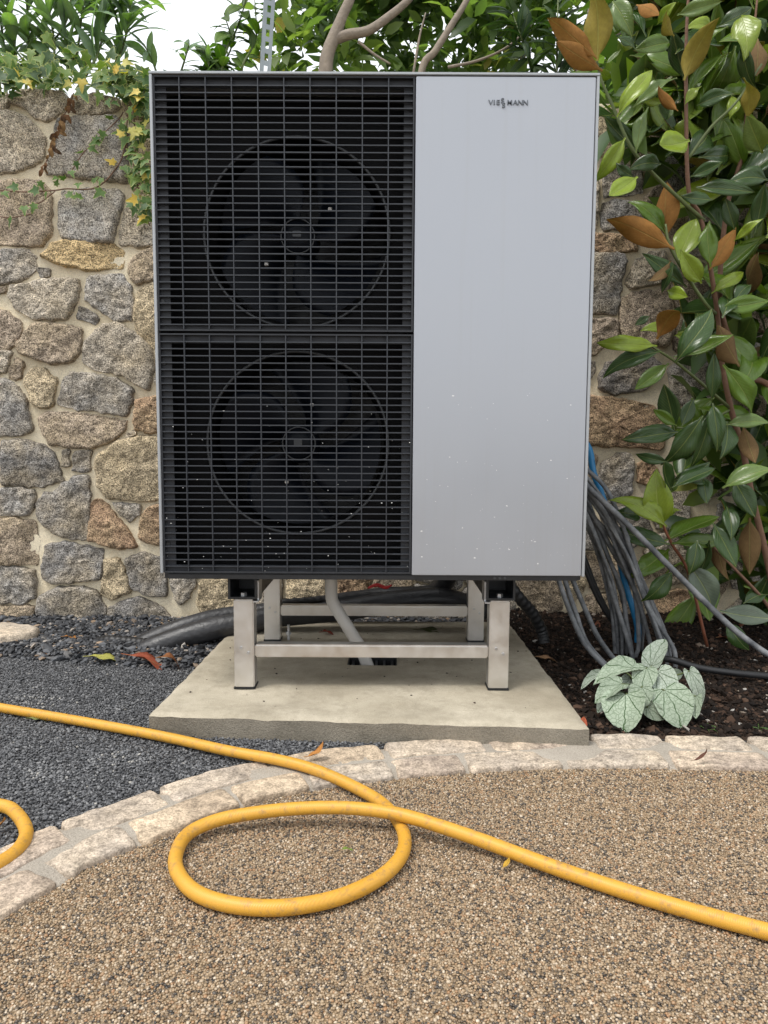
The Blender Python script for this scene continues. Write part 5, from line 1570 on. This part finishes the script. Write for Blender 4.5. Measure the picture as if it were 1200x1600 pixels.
tree('grey_barked_tree', 'tree with forked pale grey trunk behind the black grille', [([(508, 125), (512, 85), (522, 58), (535, 25), (552, -20), (565, -120)], [0.034, 0.031, 0.030, 0.024, 0.022, 0.015]), ([(520, 62), (545, 54), (575, 48), (605, 28), (640, -2), (690, -60)], [0.026, 0.023, 0.021, 0.019, 0.016, 0.010]), ([(560, 65), (585, 85), (610, 100)], [0.007, 0.006, 0.004])], 3.55,
     [(545, 20, 4.1, 0.42, 0.35, 0.55, 0.55), (470, 70, 3.9, 0.20, 0.25, 0.22, 0.15), (600, -90, 4.2, 0.6, 0.5, 0.4, 0.3)], 1500, 0.115)
tree('leaning_tree', 'tree with slim leaning bare stem above the top of the panel', [([(657, 120), (680, 80), (705, 40), (732, -5), (770, -90)], [0.017, 0.016, 0.015, 0.013, 0.010]), ([(645, 120), (655, 60), (665, 20)], [0.006, 0.005, 0.003]), ([(700, 105), (745, 95), (790, 75), (830, 40)], [0.007, 0.006, 0.005, 0.003])], 3.50,
     [(690, 60, 4.1, 0.42, 0.35, 0.40, 0.5), (760, 10, 4.2, 0.40, 0.35, 0.5, 0.5)], 1400, 0.11)
tree('dark_evergreen', 'dense dark evergreen beyond the wall behind the upper magnolia', [([(905, 120), (915, 60), (925, 0), (930, -80)], [0.02, 0.018, 0.015, 0.01]), ([(900, 110), (935, 70), (985, 45), (1050, 10)], [0.008, 0.007, 0.006, 0.004])], 3.75,
     [(900, 40, 4.2, 0.5, 0.4, 0.5, 0.4), (1050, 60, 4.1, 0.55, 0.45, 0.6, 0.6)], 1900, 0.11)
tree('evergreen_bush', 'leafy evergreen bush overhanging the wall at the far right', [([(1150, 120), (1160, 40), (1170, -60)], [0.02, 0.017, 0.012])], 3.7,
     [(1190, 90, 3.75, 0.6, 0.45, 0.6, 0.7), (1030, 170, 3.3, 0.35, 0.15, 0.14, 0.3)], 2400, 0.10)

# inner leaves of the magnolia that cannot be told apart
Pm = []
while len(Pm) < 800:
    px, py = rm.uniform(960, 1330), rm.uniform(-160, 900)
    pr = 0.95 if py < 260 else (0.9 if px > 1140 else (0.25 if px > 1080 else 0))
    if rm.random() < pr: Pm.append(W(px, py, rm.uniform(2.60, 2.80))[:])
Pm = np.array(Pm)
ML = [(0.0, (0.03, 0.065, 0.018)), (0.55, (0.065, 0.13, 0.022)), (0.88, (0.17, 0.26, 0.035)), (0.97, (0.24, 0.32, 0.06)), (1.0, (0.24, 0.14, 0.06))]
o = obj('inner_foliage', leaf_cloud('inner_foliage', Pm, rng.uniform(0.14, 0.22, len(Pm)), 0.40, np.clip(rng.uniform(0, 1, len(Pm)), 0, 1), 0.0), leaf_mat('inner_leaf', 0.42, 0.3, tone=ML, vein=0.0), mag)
tag(o, kind='stuff')

# ---------------------------------------------------------------- fallen leaves
def fallen(px, py, z, L, ang_, col, label, curl=0, wsc=1.0, tilt=0.0):
    q = G(px, py, z)
    me = leaf_mesh('fallen_leaf', 0.42, (0.3, -0.8, 1.1)[curl], (0.3, 0.7, 0.5)[curl], 0.06, int(px * 7 + py), mats=(LM['dry'], LM['dry']), pet=0.2)
    o = bpy.data.objects.new('fallen_leaf', me); link(o)
    o.matrix_basis = Matrix.Translation((q.x, q.y, z + (0.004, 0.006, 0.012)[curl])) @ Matrix.Rotation(ang_, 4, 'Z') @ Matrix.Rotation(tilt, 4, 'X') @ Matrix.Diagonal((L * wsc, L, L, 1))
    o.color = tuple(col) + (1,)
    return tag(o, label, 'leaf')
RBc, YG, ORc, BRc = (0.30, 0.075, 0.04), (0.42, 0.40, 0.10), (0.50, 0.22, 0.06), (0.22, 0.12, 0.06)
fallen(482, 1186, 0.016, 0.055, -1.3, ORc, 'small orange brown leaf lying on the kerb beside the hose', 1)
fallen(140, 1027, 0.024, 0.11, -1.4, YG, 'yellow green fallen leaf on the dark chippings near the wall')
fallen(205, 1026, 0.030, 0.19, -1.75, RBc, 'long reddish brown leaf beside the slab corner', 0, 0.7, -0.1)
fallen(255, 1032, 0.030, 0.11, -1.2, (0.30, 0.12, 0.05), 'crumpled rust coloured leaf against the slab', 2, 1.4)
fallen(64, 1022, 0.010, 0.06, -1.5, (0.36, 0.17, 0.08), 'small tan brown leaf left of the yellow green one')
fallen(100, 996, 0.03, 0.06, -1.3, ORc, 'small ochre leaf among the slate chippings by the wall')
fallen(906, 1146, 0.022, 0.045, -0.6, (0.42, 0.10, 0.05), 'small red leaf at the front right corner of the slab', 1, 1.2)
fallen(835, 1028, PADZ - 0.02, 0.10, -1.6, (0.30, 0.17, 0.09), 'dry brown leaf on the soil at the right side of the slab', 0, 0.6)
fallen(786, 1360, 0.004, 0.022, -1.0, (0.60, 0.36, 0.05), 'tiny yellow leaf scrap on the gravel below the hose', 1)
fallen(46, 1124, 0.006, 0.05, -1.4, (0.22, 0.24, 0.08), 'small green leaf under the hose at the left')
fallen(1085, 1192, 0.016, 0.045, -1.5, (0.16, 0.07, 0.05), 'dark brown curled leaf on the right kerb stones', 1, 0.5)
fallen(-8, 1296, 0.004, 0.034, -1.75, (0.46, 0.24, 0.08), 'light brown leaf inside the hose bend at the left edge', 1)
fallen(535, 1330, 0.005, 0.022, -1.2, (0.22, 0.30, 0.06), 'tiny green leaf scrap inside the hose loop', 0)
fallen(1125, 1000, 0.03, 0.11, -1.1, (0.24, 0.10, 0.06), 'curled brown leaf on the mulch below the magnolia', 2, 1.2)
fallen(1140, 985, 0.03, 0.10, -2.2, (0.28, 0.12, 0.07), 'rust brown leaf propped on the mulch at the right', 1, 1.1)
fallen(655, 985, PADZ, 0.12, -1.6, (0.10, 0.11, 0.05), 'dull green leaf on the slab behind the drain', 0, 1.0)
fallen(505, 992, PADZ, 0.09, -1.0, (0.26, 0.06, 0.04), 'dark red leaf on the slab by the rear leg', 2, 1.0)
fallen(930, 990, 0.03, 0.06, -0.5, (0.22, 0.08, 0.05), 'small brown leaf on the mulch behind the cables', 1, 1.0)
